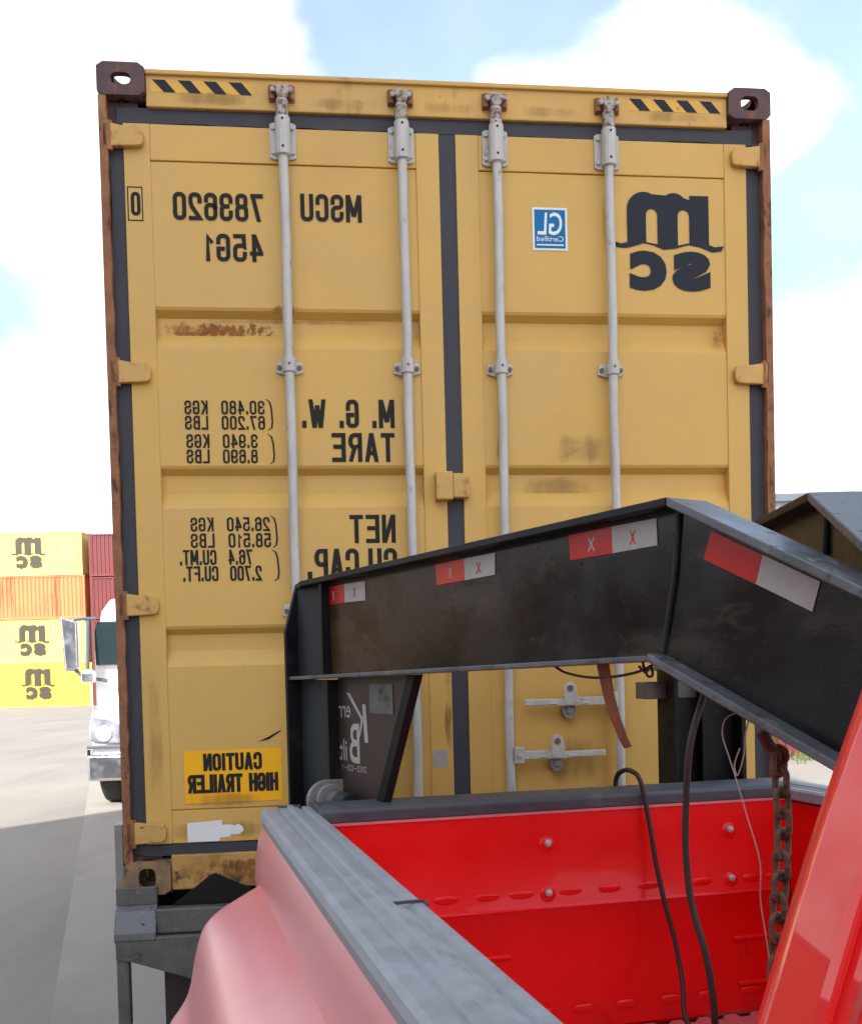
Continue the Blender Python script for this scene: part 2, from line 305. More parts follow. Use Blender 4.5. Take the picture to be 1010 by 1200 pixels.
def stroke_text(name, txt, p0, p1, fn, m, parent, d=0.0, sw=.15, gap=.72, aspect=.5):
    """stencil-like block lettering with even strokes, mirrored, fitted into the box p0..p1"""
    h = p1[1] - p0[1]; w = sw * h; ih = h - w; adv = [ADV.get(c, 1) for c in txt]
    tot = sum(adv) + gap * (len(txt) - 1); unit = (p1[0] - p0[0] - w * .9) / tot; x = 0; mb = MB(); dd = 0
    for c, a in zip(txt, adv):
        if c in 'MNWA4K7':
            for st in GLYPH[c]:
                for (ax_, ay_), (bx_, by_) in zip(st, st[1:]):
                    A = Vector((w * .45 + (x + ax_ * a) * unit, w / 2 + ay_ * ih)); B = Vector((w * .45 + (x + bx_ * a) * unit, w / 2 + by_ * ih)); dv = B - A; dd += .00006
                    if abs(dv.y) < w * .3:
                        e = math.copysign(w * .5, dv.x); Q = [(A.x - e * .9, A.y - w / 2), (B.x + e * .9, B.y - w / 2), (B.x + e * .9, B.y + w / 2), (A.x - e * .9, A.y + w / 2)]
                    else:
                        hx = w / 2 * dv.length / abs(dv.y); sg = math.copysign(1, dv.y)
                        ea = w / 2 if ay_ in (0, 1) else 0; eb = w / 2 if by_ in (0, 1) else 0
                        Q = [(A.x - hx, A.y - sg * ea), (A.x + hx, A.y - sg * ea), (B.x + hx, B.y + sg * eb), (B.x - hx, B.y + sg * eb)]
                    mb.add([fn(p1[0] - q_[0], p0[1] + q_[1], d - dd) for q_ in Q], [(0, 1, 2, 3)])
            x += a + gap; continue
        for st in GLYPH.get(c, []):
            pts = [Vector((w * .45 + (x + px_ * a) * unit, w / 2 + py_ * ih)) for px_, py_ in st]
            q = [pts[0]]
            for p in pts[1:]:
                if (p - q[-1]).length > 1e-5: q.append(p)
            closed = (q[0] - q[-1]).length < 1e-4 or (len(q) > 3 and (q[0] - q[-1]).length < 1e-4); Lf = []; Rt = []; n = len(q)
            for i, p in enumerate(q):
                pa = q[i - 1] if i else (q[-2] if closed else p); pb = q[i + 1] if i < n - 1 else (q[1] if closed else p)
                t1 = (p - pa).normalized() if (p - pa).length > 0 else (pb - p).normalized(); t2 = (pb - p).normalized() if (pb - p).length > 0 else t1
                n1 = Vector((-t1.y, t1.x)); n2 = Vector((-t2.y, t2.x)); mi = (n1 + n2); mi = mi.normalized() if mi.length > 1e-6 else n1
                k = 1 / max(.5, mi.dot(n1)); e = Vector((0, 0))
                if not closed and i == 0: e = -t1 * w * .5
                if not closed and i == n - 1: e = t2 * w * .5
                if c in 'MNWAKV4R' and not closed and i in (0, n - 1): e = Vector((0, math.copysign(w * .5, p.y - h / 2)))
                Lf.append(p + mi * (w / 2 * k) + e); Rt.append(p - mi * (w / 2 * k) + e)
            dd += .00006
            rows = []
            for A in (Lf, Rt): rows.append([fn(p1[0] - v.x, min(max(p0[1] + v.y, p0[1]), p1[1]), d - dd) for v in A])
            mb.loft(rows, False)
        x += a + gap
    return obj(name, mb, m, parent)
def fill_mesh(loops):
    """planar mesh from 2d outlines (even-odd holes)"""
    cu = bpy.data.curves.new('c', 'CURVE'); cu.dimensions = '2D'; cu.fill_mode = 'BOTH'
    for lp in loops:
        sp_ = cu.splines.new('POLY'); sp_.points.add(len(lp) - 1)
        for p, q in zip(sp_.points, lp): p.co = (q[0], q[1], 0, 1)
        sp_.use_cyclic_u = True
    o = bpy.data.objects.new('c', cu); COL.objects.link(o); bpy.context.view_layer.update()
    me = bpy.data.meshes.new_from_object(o.evaluated_get(bpy.context.evaluated_depsgraph_get()))
    bpy.data.objects.remove(o); bpy.data.curves.remove(cu); return me
def catmull(pts, n=6):
    out = []; P = [pts[0]] + list(pts) + [pts[-1]]
    for i in range(1, len(P) - 2):
        for k in range(n):
            t = k / n
            out.append(tuple(.5 * ((2 * P[i][c]) + (-P[i - 1][c] + P[i + 1][c]) * t + (2 * P[i - 1][c] - 5 * P[i][c] + 4 * P[i + 1][c] - P[i + 2][c]) * t * t + (-P[i - 1][c] + 3 * P[i][c] - 3 * P[i + 1][c] + P[i + 2][c]) * t ** 3) for c in range(len(pts[0]))))
    out.append(tuple(pts[-1])); return out

# ------------------------------------------------------------------ ground
g = MB().add([(-700, -300, 0), (700, -300, 0), (700, 1500, 0), (-700, 1500, 0)], [(0, 1, 2, 3)])
tag(obj('ground', g, 'concrete'), kind='structure')
mat('concrete_paler_shade', (.30, .28, .25), .85, var=.08, vscale=.6, bump=.25, bscale=30, layers=[((.25, .235, .21), .48, .66, 1.2, (1, .3, 1), .85), ((.22, .21, .20), .66, .76, 3, None, .8), ((.12, .12, .12), .72, .75, 2.2, None, .7)])
shade_mb = MB(); d0 = Vector((2.66, -8.8)).normalized(); q0 = Vector((-1.98, 5.38)); nn = Vector((-d0.y, d0.x))  # sheets added over the ground carry its lighter band of shading as colour
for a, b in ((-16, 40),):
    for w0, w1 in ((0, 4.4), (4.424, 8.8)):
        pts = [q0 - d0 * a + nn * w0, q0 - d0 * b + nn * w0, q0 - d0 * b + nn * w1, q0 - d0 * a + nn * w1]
        tag(obj('paler_shade_sheet', MB().add([(p.x, p.y, .004) for p in pts], [(0, 1, 2, 3)]), 'concrete_paler_shade'), kind='structure')

# ------------------------------------------------------------------ the container
YAW = .1198
exv = Vector((cos(YAW), sin(YAW), 0)); env = Vector((sin(YAW), -cos(YAW), 0))
ORG = Vector((-1.1004, 3.7521, 0)) + exv * 1.219
CB = CAM_Z - .7713
W, H, LEN = 2.438, 2.905, 12.19
box40 = empty('shipping_container', (ORG.x, ORG.y, CB), YAW, 'tall worn yellow shipping container with closed doors and silver locking bars, behind the red truck', 'container')
def U(u): return u - 1.219
def cf(u, v, d): return (U(u), d, v)          # door-plane point -> container space, d = depth behind the front
FD = .030                                      # depth of the door face
def corner(u0, u1, v0, v1, y0, y1, hole, m='casting'):
    """corner casting: hollow box with an oval opening in the front and in the sides"""
    mb = MB(); th = .028
    n = 20; cu_, cv_ = (u0 + u1) / 2, (v0 + v1) / 2; rx, rz = hole
    ov = [(cu_ + rx * math.copysign(abs(cos(2 * pi * k / n)) ** .7, cos(2 * pi * k / n)), cv_ + rz * math.copysign(abs(sin(2 * pi * k / n)) ** .7, sin(2 * pi * k / n))) for k in range(n)]
    def sq(k):
        a = 2 * pi * k / n; c, s_ = cos(a), sin(a); q = 1 / max(abs(c), abs(s_)); return (cu_ + (u1 - u0) / 2 * c * q, cv_ + (v1 - v0) / 2 * s_ * q)
    o_ = [sq(k) for k in range(n)]
    for ya, yb in ((y0, y0 + th), (y1 - th, y1)):
        A = [cf(p, q, ya) for p, q in o_]; B = [cf(p, q, ya) for p, q in ov]; C = [cf(p, q, yb) for p, q in ov]; D = [cf(p, q, yb) for p, q in o_]
        mb.loft([D, A, B, C, D], True, False)
    ya, yb = y0 + th + .0005, y1 - th - .0005; yc_ = (ya + yb) / 2
    for za, zb in ((v0, v0 + th * .8), (v1 - th * .8, v1)):
        def sq2(k, sx_, sy_):
            a = 2 * pi * k / n; c, s_ = cos(a), sin(a); q = 1 / max(abs(c), abs(s_)); return (U(cu_) + sx_ * c * q, yc_ + sy_ * s_ * q)
        O_ = [sq2(k, (u1 - u0) / 2, (yb - ya) / 2) for k in range(n)]; I_ = [(U(cu_) + .036 * cos(2 * pi * k / n), yc_ + (yb - ya) * .49 * sin(2 * pi * k / n)) for k in range(n)]
        mb.loft([[(*p, za) for p in O_], [(*p, za) for p in I_], [(*p, zb) for p in I_], [(*p, zb) for p in O_], [(*p, za) for p in O_]], True, False)
    for ua in (u0, u1 - th * .5): mb.box(U(ua), U(ua + th * .5), ya, yb, v0 + th * .8 + .0005, v1 - th * .8 - .0005)
    return obj('corner_casting', mb, m, box40, smooth=False)
corner(0, .162, H - .112, H, 0, .178, (.034, .021)); corner(W - .162, W, H - .112, H, 0, .178, (.034, .027))
corner(0, .162, 0, .118, 0, .178, (.030, .036), 'casting_low'); corner(W - .162, W, 0, .118, 0, .178, (.030, .036), 'casting_low')
for u0 in (0, W - .162):
    for v0, v1 in ((0, .118), (H - .112, H)): corner(u0, u0 + .162, v0, v1, LEN - .178, LEN, (.03, .03))
# corner posts: a rusty outer edge with a recessed return behind the hinges
def ragged(u0, u1, v0, v1, amp, n=60):
    return [(u0, v0 + (v1 - v0) * k / n) for k in range(n + 1)] + [(u1 + random.uniform(-amp, amp), v1 - (v1 - v0) * k / n) for k in range(n + 1)]
obj('corner_post', MB().prism(ragged(.002, .030, .118, H - .112, .003), cf, .004, .05), 'rust_post', box40)
obj('corner_post', MB().prism([(W - q, p) for q, p in ragged(.002, .030, .118, H - .112, .003)], cf, .004, .05), 'rust_post', box40)
for a, b in ((.0, .13), (W - .13, W)):
    obj('post_return', MB().box(U(a), U(b), .055, .16, .119, H - .113), 'casting', box40)
# header and sill
hd = MB(); hd.box(U(.163), U(W - .163), .018, .10, 2.765, 2.884); hd.box(U(.163), U(W - .163), .006, .12, 2.872, 2.889)
obj('header', hd, 'yellow_rusty', box40, bevel=.004)
obj('sill', MB().box(U(.163), U(W - .163), .022, .14, .01, .135), 'sill_yellow', box40, bevel=.004)
# gaskets
def gasket(u0, u1, v0, v1, amp=.003, d=.036):
    n = max(6, int(max(u1 - u0, v1 - v0) / .06)); hz = (u1 - u0) > (v1 - v0); R = random.uniform
    if hz: poly = [(u0 + (u1 - u0) * k / n, v0 + R(-amp, amp)) for k in range(n + 1)] + [(u1 - (u1 - u0) * k / n, v1 + R(-amp, amp)) for k in range(n + 1)]
    else: poly = [(u0 + R(-amp, amp), v0 + (v1 - v0) * k / n) for k in range(n + 1)] + [(u1 + R(-amp, amp), v1 - (v1 - v0) * k / n) for k in range(n + 1)]
    return obj('door_gasket', MB().prism(poly, cf, d, d + .05), 'gasket', box40)
gasket(.031, .079, .14, 2.715); gasket(W - .086, W - .031, .14, 2.715)
gasket(.06, W - .06, 2.714, 2.766, .004, .034); gasket(.06, W - .06, .134, .172, .003, .034)
gasket(1.188, 1.256, .172, 2.715, .002, .036)
# the shell behind the doors
n = 88; prof = []
for k in range(n):
    y = .2 + (LEN - .4) * k / n; p = (LEN - .4) / n
    prof += [(y, 0), (y + p * .28, 0), (y + p * .5, .036), (y + p * .78, .036)]
for sgn in (-1, 1):
    mb = MB(); x = 1.205
    mb.loft([[(sgn * (x - d), y, .16) for y, d in prof], [(sgn * (x - d), y, 2.83) for y, d in prof]], False)
    obj('side_wall', mb, 'yellow', box40)
    obj('top_rail', MB().box(sgn * 1.219 if sgn < 0 else 1.16, sgn * 1.16 if sgn < 0 else 1.219, .179, LEN - .179, 2.83, 2.893), 'yellow_rusty', box40)
    obj('bottom_rail', MB().box(sgn * 1.219 if sgn < 0 else 1.16, sgn * 1.16 if sgn < 0 else 1.219, .179, LEN - .179, .01, .16), 'yellow_rusty', box40)
obj('roof', MB().box(-1.2, 1.2, .121, LEN - .1, 2.86, 2.878), 'yellow', box40)
obj('front_wall', MB().box(-1.2, 1.2, LEN - .1, LEN - .04, .01, 2.85), 'yellow', box40)
obj('floor_frame', MB().box(-1.15, 1.15, .2, LEN - .2, .06, .13), 'black', box40)
# doors
def door(u0, u1, pu0, pu1, label):
    v0, v1 = .175, 2.712; pv0, pv1 = .292, 2.587
    mb = MB()
    mb.box(U(u0), U(pu0), FD, .085, v0, v1); mb.box(U(pu1), U(u1), FD, .085, v0, v1)
    mb.box(U(pu0), U(pu1), FD + .0015, .084, pv1, v1); mb.box(U(pu0), U(pu1), FD + .0015, .084, v0, pv0)
    d = obj('door', mb, 'yellow', box40, bevel=.0025, label=label)
    # pressed panel: flat fields with three horizontal troughs
    pr = [(pv1 + .0, FD + .012), (pv1 - .004, FD + .006)]
    for a, b in ((2.072, 1.934), (1.513, 1.365), (.944, .803)):
        pr += [(a + .008, FD + .005), (a - .002, FD + .010), (a - .022, FD + .042), (b + .062, FD + .042), (b + .018, FD + .014), (b + .004, FD + .005)]
    pr += [(pv0 + .006, FD + .005), (pv0, FD + .012)]
    p = MB(); nu = 24; rows = []
    for k in range(nu + 1):
        u = pu0 + (pu1 - pu0) * k / nu; w = .0011 * sin(3.1 * k / nu * pi + u0 * 5)
        rows.append([cf(u, v, y + (w * sin(v * 4) if 0 < k < nu else 0)) for v, y in pr])
    p.loft(rows, False)
    obj('door_panel', p, 'yellow', d)
    return d
doorL = door(.079, 1.191, .170, 1.107, 'yellow door with dark mirrored weight lettering')
doorR = door(1.252, 2.352, 1.336, 2.266, 'yellow door with big dark emblem and blue sticker')
# hinges
def hinge(v, right):
    mb = MB(); sg = -1 if right else 1; base = W if right else 0
    out = catmull([(.012, .042), (.05, .040), (.085, .034), (.105, .036), (.132, .034), (.146, .018), (.148, -.006), (.142, -.028), (.118, -.034), (.07, -.036), (.012, -.040)], 3)
    poly = [(base + sg * p * 1.02, v + q) for p, q in out]
    mb.prism(poly, cf, .004, FD - .0005)
    mb2 = MB(); mb2.tube([cf(base + sg * .036, v - .050, .012), cf(base + sg * .036, v + .050, .012)], .0105, 10)
    h = obj('hinge', mb, 'hinge_yellow', doorR if right else doorL, bevel=.004)
    obj('hinge_pin', mb2, 'rust_post', doorR if right else doorL, smooth=True)
for v in (2.657, 1.842, 1.027, .218): hinge(v, False)
for v in (2.657, 1.853, 1.030, .218): hinge(v, True)
# locking bars
def bolt(mb, u, v, y0=.0, r=.008):
    mb.tube([cf(u, v, y0), cf(u, v, y0 - .007)], r, 6)
def locking_bar(u, dr):
    b = MB(); yc = -.008
    wob = [cf(u + .0016 * sin(k * 1.3 + u * 9), 2.60 - 2.45 * k / 16, yc) for k in range(17)]
    b.tube(wob, .0172, 14)
    lb = obj('locking_bar', b, 'galv', dr, smooth=True)
    for top in (1, 0):
        vb = 2.665 if top else .10; s_ = 1 if top else -1
        pl = MB(); pl.prism([(u - .046, vb - .060), (u - .046, vb + .056), (u - .034, vb + .062), (u + .034, vb + .062), (u + .046, vb + .056), (u + .046, vb - .060), (u + .034, vb - .066), (u - .034, vb - .066)], cf, FD - .008, FD - .0005)
        pl.tube([cf(u, vb - .070, yc), cf(u, vb - .066, yc), cf(u, vb + .064, yc), cf(u, vb + .068, yc)], [.020, .027, .027, .021], 14)
        for du in (-.034, .034):
            for dv in (-.043, .043): bolt(pl, u + du, vb + dv, FD - .008)
        for dv in (-.045, .05): pl.tube([cf(u, vb + dv, yc - .0265), cf(u, vb + dv, yc - .0275)], .005, 8)
        pl2 = obj('bearing_plate', pl, 'galv', dr, bevel=.002)
        hl = MB()
        for dv in (-.045, .05): hl.tube([cf(u, vb + dv, yc - .0276), cf(u, vb + dv, yc - .0285)], .0045, 8)
        objs('grease_hole', hl, 'letter', dr)
        cm = MB(); k0 = vb + s_ * .068
        cm.tube([cf(u, k0, yc), cf(u, k0 + s_ * .045, yc), cf(u, k0 + s_ * .05, yc), cf(u, k0 + s_ * .068, yc)], [.023, .019, .023, .015], 12)
        cm.prism([(u - .012, k0 + s_ * .060), (u + .012, k0 + s_ * .060), (u + .026, k0 + s_ * .082), (u + .020, k0 + s_ * .108), (u + .006, k0 + s_ * .098), (u - .008, k0 + s_ * .110), (u - .024, k0 + s_ * .090)], cf, yc - .020, yc + .018)
        for du in (-.030, .030): cm.tube([cf(u + du, k0 + s_ * .088, yc - .006), cf(u + du, k0 + s_ * .088, yc - .018)], .011, 8)
        obj('cam_end', cm, 'galv_rusty', dr, bevel=.003)
        kp = MB()
        for du in (-.034, .032):
            kp.tube([cf(u + du, k0 + s_ * .064, .004), cf(u + du, k0 + s_ * .112, .004)], .013, 8)
        kp.box(U(u - .046), U(u + .046), .012, .0175, k0 + min(s_ * .06, s_ * .12), k0 + max(s_ * .06, s_ * .12))
        objs('cam_keeper', kp, 'rust_post', dr, bevel=.003)
    for v in (1.867, 1.0):
        c = MB()
        c.prism([(u - .049, v - .018), (u - .044, v + .018), (u - .026, v + .022), (u + .026, v + .022), (u + .044, v + .018), (u + .049, v - .018), (u + .022, v - .026), (u - .022, v - .026)], cf, FD - .007, FD - .0005)
        c.tube([cf(u, v - .026, yc), cf(u, v + .024, yc)], .0235, 14)
        obj('bar_clip', c, 'galv', dr, bevel=.002)
        bb = MB()
        for du in (-.036, .036): bolt(bb, u + du, v - .002, FD - .007, .009)
        bb.tube([cf(u, v, yc - .0235), cf(u, v, yc - .0245)], .005, 8)
        objs('bolt', bb, 'bolt', dr)
for u, d in ((.633, doorL), (1.054, doorL), (1.396, doorR), (1.813, doorR)): locking_bar(u, d)
def handle(u_bar, u_end, u_lat, v, dr):
    sg = 1 if u_end > u_bar else -1
    hb = MB(); hb.prism([(u_bar + sg * .012, v - .030), (u_bar + sg * .050, v - .030), (u_bar + sg * .050, v + .030), (u_bar + sg * .012, v + .030)], cf, -.030, .010)
    hb.tube([cf(u_bar + sg * .031, v, -.030), cf(u_bar + sg * .031, v, -.036)], .011, 8)
    obj('handle_hub', hb, 'galv', dr, bevel=.004)
    h = MB(); a, b = u_bar + sg * .05, u_end
    pts = [(a, v + .016), (a + (b - a) * .35, v + .015), (a + (b - a) * .5, v + .010), (b, v + .012), (b, v - .012), (a + (b - a) * .5, v - .012), (a + (b - a) * .35, v - .016), (a, v - .016)]
    h.prism(pts, cf, -.022, -.010); obj('handle', h, 'galv', dr, bevel=.003)
    l = MB(); l.prism(catmull([(u_lat - .022, v - .012), (u_lat - .024, v + .045), (u_lat - .012, v + .070), (u_lat + .012, v + .070), (u_lat + .022, v + .045), (u_lat + .026, v + .01), (u_lat + .010, v - .014)], 3), cf, -.030, -.023)
    l.prism([(u_lat - .075, v - .006), (u_lat, v + .008), (u_lat + .075, v - .006), (u_lat + .03, v - .016), (u_lat - .03, v - .016)], cf, -.026, -.0225)
    obj('handle_latch', l, 'galv', dr, bevel=.002)
    k = MB(); k.prism(catmull([(u_lat - .024, v - .012), (u_lat - .026, v - .04), (u_lat - .012, v - .062), (u_lat + .012, v - .062), (u_lat + .024, v - .04), (u_lat + .022, v - .012)], 3), cf, -.008, FD - .001)
    k.tube([cf(u_lat, v - .036, -.008), cf(u_lat, v - .036, -.014)], .012, 10)
    obj('latch_bracket', k, 'silver', dr, bevel=.002)
    p = MB(); p.tube([cf(u_lat - .002, v + .050, -.030), cf(u_lat - .002, v + .050, -.036)], .011, 10); obj('latch_pin', p, 'bolt', dr)
handle(1.813, 1.452, 1.622, .645, doorR); handle(1.396, 1.752, 1.570, .452, doorR)
handle(1.054, .70, .87, .645, doorL); handle(.633, .98, .80, .452, doorL)
# lock box over the meeting edge
lbx = MB(); lbx.box(U(1.145), U(1.207), -.020, FD, 1.388, 1.490); lbx.box(U(1.2075), U(1.268), -.012, FD, 1.396, 1.484)
objs('lock_box', lbx, 'hinge_yellow', doorL, bevel=.005)
# printed lettering (mirrored, as the photograph shows it)
LD = FD + .0036
def letter(txt, u0, u1, v0, v1, par=None, d=None, m='letter', bold=.012, **kw):
    if kw.pop('font', False) or any(c.islower() for c in txt) or txt == 'GL': return flat_text('lettering', txt, (u0, v0), (u1, v1), cf, m, par or doorL, bold, d=(FD + .0032 if d is None else d), **kw)
    return stroke_text('lettering', txt, (u0, v0), (u1, v1), cf, m, par or doorL, d=(FD + .0030 if d is None else d), sw=(.15 if v1 - v0 > .07 else .145) if bold < .02 else .19)
letter('783620', .243, .557, 2.383, 2.480); letter('MSCU', .689, .906, 2.389, 2.486); letter('45G1', .344, .552, 2.241, 2.338)
letter('0', .099, .131, 2.392, 2.474, d=FD - .001)
fr = MB()
for a, b, c, d_ in ((.087, .140, 2.3735, 2.3775), (.087, .140, 2.4885, 2.4925), (.087, .091, 2.3776, 2.4884), (.136, .140, 2.3776, 2.4884)):
    fr.add([cf(a, c, FD - .001), cf(b, c, FD - .001), cf(b, d_, FD - .001), cf(a, d_, FD - .001)], [(0, 1, 2, 3)])
obj('lettering_frame', fr, 'letter', doorL)
letter('M. G. W.', .672, 1.005, 1.655, 1.757); letter('TARE', .777, 1.003, 1.533, 1.637)
letter('NET', .833, .998, 1.240, 1.342); letter('CU.CAP.', .676, 1.001, 1.112, 1.221)
letter('30.480  KGS', .260, .540, 1.702, 1.751, bold=.006); letter('67.200  LBS', .260, .540, 1.648, 1.697, bold=.006)
letter('3.940  KGS', .263, .512, 1.583, 1.632, bold=.006); letter('8.690  LBS', .262, .511, 1.529, 1.578, bold=.006)
letter('26.540  KGS', .268, .546, 1.287, 1.337, bold=.006); letter('58.510  LBS', .267, .549, 1.229, 1.280, bold=.006)
letter('76.4  CU.MT.', .226, .482, 1.168, 1.222, bold=.006); letter('2.700  CU.FT.', .236, .513, 1.110, 1.164, bold=.006)
for v0, v1, u in ((1.647, 1.756, .556), (1.527, 1.632, .559), (1.228, 1.341, .560), (1.109, 1.219, .563)):
    pts = [(u - .010, v1), (u + .002, v1 - .008), (u + .008, v1 - .03), (u + .011, v0 + .03), (u + .008, v0 + .008), (u - .004, v0)]
    mb = MB()
    for (a, b), (c, d_) in zip(pts, pts[1:]): mb.add([cf(a - .003, b, LD - .001), cf(a + .003, b, LD - .001), cf(c + .003, d_, LD - .001), cf(c - .003, d_, LD - .001)], [(0, 1, 2, 3)])
    obj('lettering_bracket', mb, 'letter', doorL)
# emblem: a lower-case m over a wave, and the letters s and c below
def emblem_loops():
    def arc(cx, cy, rx, ry, a0, a1, n=10): return [(cx + rx * cos(radians(a0 + (a1 - a0) * k / n)), cy + ry * sin(radians(a0 + (a1 - a0) * k / n))) for k in range(n + 1)]
    # picture-like units, y up (0 at the baseline wave), mirrored m: stem at right
    body = [(890, 233), (805, 233), (805, 212)] + arc(735, 165, 66, 78, 48, 122, 8) + arc(603, 165, 74, 80, 62, 180, 12) + [(529, 18)]
    wave_top = [(529, 18), (500, 12), (466, 24), (463, 8), (482, -4), (520, -8), (560, 2), (600, 16), (640, 8), (690, -12), (740, -6), (800, 12), (850, 2), (905, -20), (945, -14), (957, 10), (945, 8), (915, 4), (890, 14)]
    outer = body + wave_top[1:]
    h1 = [(805, 14), (750, -1 + 10)] ; 
    c1 = [(752, 8), (803, 20)] + arc(777.5, 140, 25.5, 28, 0, 180, 8)
    c2 = [(612, 20), (662, 12)] + arc(637, 142, 25, 28, 0, 180, 8)
    return [outer, c1, c2]
def c_loop():
    o_ = [(620 + 84 * cos(radians(a)), -107 + 90 * sin(radians(a))) for a in range(-158, 159, 6)]
    i_ = [(622 + 38 * cos(radians(a)), -107 + 52 * sin(radians(a))) for a in range(150, -151, -6)]
    return [[(540, -72 - 4)] + [(541, -74)] + o_[::-1][0:] + [(541, -140)] + [(588, -140)] + i_[::-1][0:] + [(588, -74)]]
ESC = (.000872, .00082)
def emblem(fn, m, par, name='emblem'):
    me = fill_mesh(emblem_loops())
    for v in me.vertices: v.co = fn(v.co.x, v.co.y)
    obj(name, me, m, par)
    for ch, x0, x1 in (('c', 536, 700), ('s', 724, 894)):
        t = text_mesh(ch, .055)
        xs = [v.co.x for v in t.vertices]; ys = [v.co.y for v in t.vertices]
        for v in t.vertices: v.co = fn(x1 - (v.co.x - min(xs)) / (max(xs) - min(xs)) * (x1 - x0), -198 + (v.co.y - min(ys)) / (max(ys) - min(ys)) * 180)
        obj(name + '_lettering', t, m, par)
emblem(lambda x, y: cf(1.89 + (x - 530) * ESC[0], 2.327 + y * ESC[1], FD + .0028), 'letter_blue', doorR)
# stickers
def panel(name, u0, u1, v0, v1, d, m, par, sk=0, th=.0012):
    return obj(name, MB().prism([(u0, v0 + sk), (u1, v0), (u1, v1), (u0, v1 + sk)], cf, d, d + th), m, par)
panel('sticker_edge', 1.531, 1.662, 2.305, 2.460, FD + .0030, 'white', doorR)
panel('sticker', 1.539, 1.654, 2.313, 2.452, FD + .0015, 'sticker_blue', doorR)
letter('GL', 1.549, 1.642, 2.360, 2.442, doorR, FD + .0008, 'white', .01, shear=-.1)
letter('Certified', 1.546, 1.646, 2.337, 2.356, doorR, FD + .0008, 'white', .0)
panel('sticker_line', 1.546, 1.646, 2.3215, 2.3265, FD + .0006, 'white', doorR, th=.0006)
panel('caution_sticker', .218, .563, .318, .507, FD + .0025, 'sticker_orange', doorL, -.003)
letter('CAUTION', .286, .493, .431, .494, d=FD + .0016, bold=.03); letter('HIGH TRAILER', .229, .549, .352, .419, d=FD + .0016, bold=.03)
mb = MB(); mb.prism([(.222, .178), (.335, .178), (.336, .190), (.372, .192), (.374, .200), (.405, .200), (.421, .212), (.418, .226), (.402, .238), (.392, .232), (.372, .236), (.345, .236), (.345, .253), (.300, .250), (.222, .247)], cf, FD - .0005, FD + .0012)
obj('torn_sticker', mb, 'white', doorL)
panel('small_sticker', 1.113, 1.169, .415, .477, FD - .0012, 'tape_white', doorL)
mb = MB(); mb.prism([(.48, .53), (.52, .548), (.565, .572), (.563, .566), (.52, .538)], cf, FD + .003, FD + .004); obj('scuff', mb, 'black', doorL)
# soft rust smears and grime: thin films with a noisy, fading edge
def smear_mat(name, col, scale, lo, hi, st, rough=.85, amax=.9):
    m = bpy.data.materials.new(name); m.use_nodes = True; t = m.node_tree; L = t.links.new; b = t.nodes['Principled BSDF']
    b.inputs['Base Color'].default_value = (*col, 1); b.inputs['Roughness'].default_value = rough; b.inputs['Specular IOR Level'].default_value = .15
    tc = N(t, 'ShaderNodeTexCoord'); mp = N(t, 'ShaderNodeMapping'); mp.inputs['Scale'].default_value = st; L(tc.outputs['Object'], mp.inputs[0])
    nz = N(t, 'ShaderNodeTexNoise'); nz.inputs['Scale'].default_value = scale; nz.inputs['Detail'].default_value = 9; nz.inputs['Roughness'].default_value = .7; L(mp.outputs[0], nz.inputs['Vector'])
    sp_ = N(t, 'ShaderNodeSeparateXYZ'); L(tc.outputs['Generated'], sp_.inputs[0]); prod = None
    for ax in (0, 2):
        a = N(t, 'ShaderNodeMath', operation='SUBTRACT'); L(sp_.outputs[ax], a.inputs[0]); a.inputs[1].default_value = .5
        c = N(t, 'ShaderNodeMath', operation='ABSOLUTE'); L(a.outputs[0], c.inputs[0])
        r = N(t, 'ShaderNodeMapRange', interpolation_type='SMOOTHSTEP'); L(c.outputs[0], r.inputs[0])
        for k, v in enumerate((.12, .5, 1, 0)): r.inputs[1 + k].default_value = v
        if prod is None: prod = r.outputs[0]
        else:
            mu = N(t, 'ShaderNodeMath', operation='MULTIPLY'); L(prod, mu.inputs[0]); L(r.outputs[0], mu.inputs[1]); prod = mu.outputs[0]
    sm = N(t, 'ShaderNodeMath', operation='MULTIPLY_ADD'); L(prod, sm.inputs[0]); sm.inputs[1].default_value = .32; L(nz.outputs['Fac'], sm.inputs[2])
    r = N(t, 'ShaderNodeMapRange', interpolation_type='SMOOTHSTEP'); L(sm.outputs[0], r.inputs[0])
    for k, v in enumerate((lo, hi, 0, amax)): r.inputs[1 + k].default_value = v
    fm = N(t, 'ShaderNodeMath', operation='MULTIPLY'); L(r.outputs[0], fm.inputs[0]); 
    ed = N(t, 'ShaderNodeMapRange'); L(prod, ed.inputs[0]); ed.inputs[1].default_value = 0; ed.inputs[2].default_value = .25; L(ed.outputs[0], fm.inputs[1])
    L(fm.outputs[0], b.inputs['Alpha']); M[name] = m
smear_mat('smear_rust', (.36, .15, .05), 34, .68, .90, (1, 1, .6), amax=.8)
smear_mat('smear_speck', (.30, .12, .04), 70, .74, .84, (1, 1, .8), amax=.85)
smear_mat('smear_dark', (.10, .055, .03), 16, .70, .98, (1, 1, .35), amax=.5)
smear_mat('smear_grime', (.30, .19, .08), 9, .60, 1.0, (1, 1, .25), amax=.38)
def smear(u0, u1, v0, v1, m, par, d=FD + .0022):
    obj('rust_smear', MB().add([cf(u0, v0, d), cf(u1, v0, d), cf(u1, v1, d), cf(u0, v1, d)], [(0, 1, 2, 3)]), m, par)
TD = FD + .0385
smear(.172, .46, 1.96, 2.056, 'smear_rust', doorL, TD); smear(.174, .26, 1.975, 2.05, 'smear_rust', doorL, TD - .001); smear(.172, .34, 1.985, 2.01, 'smear_rust', doorL, TD - .002)
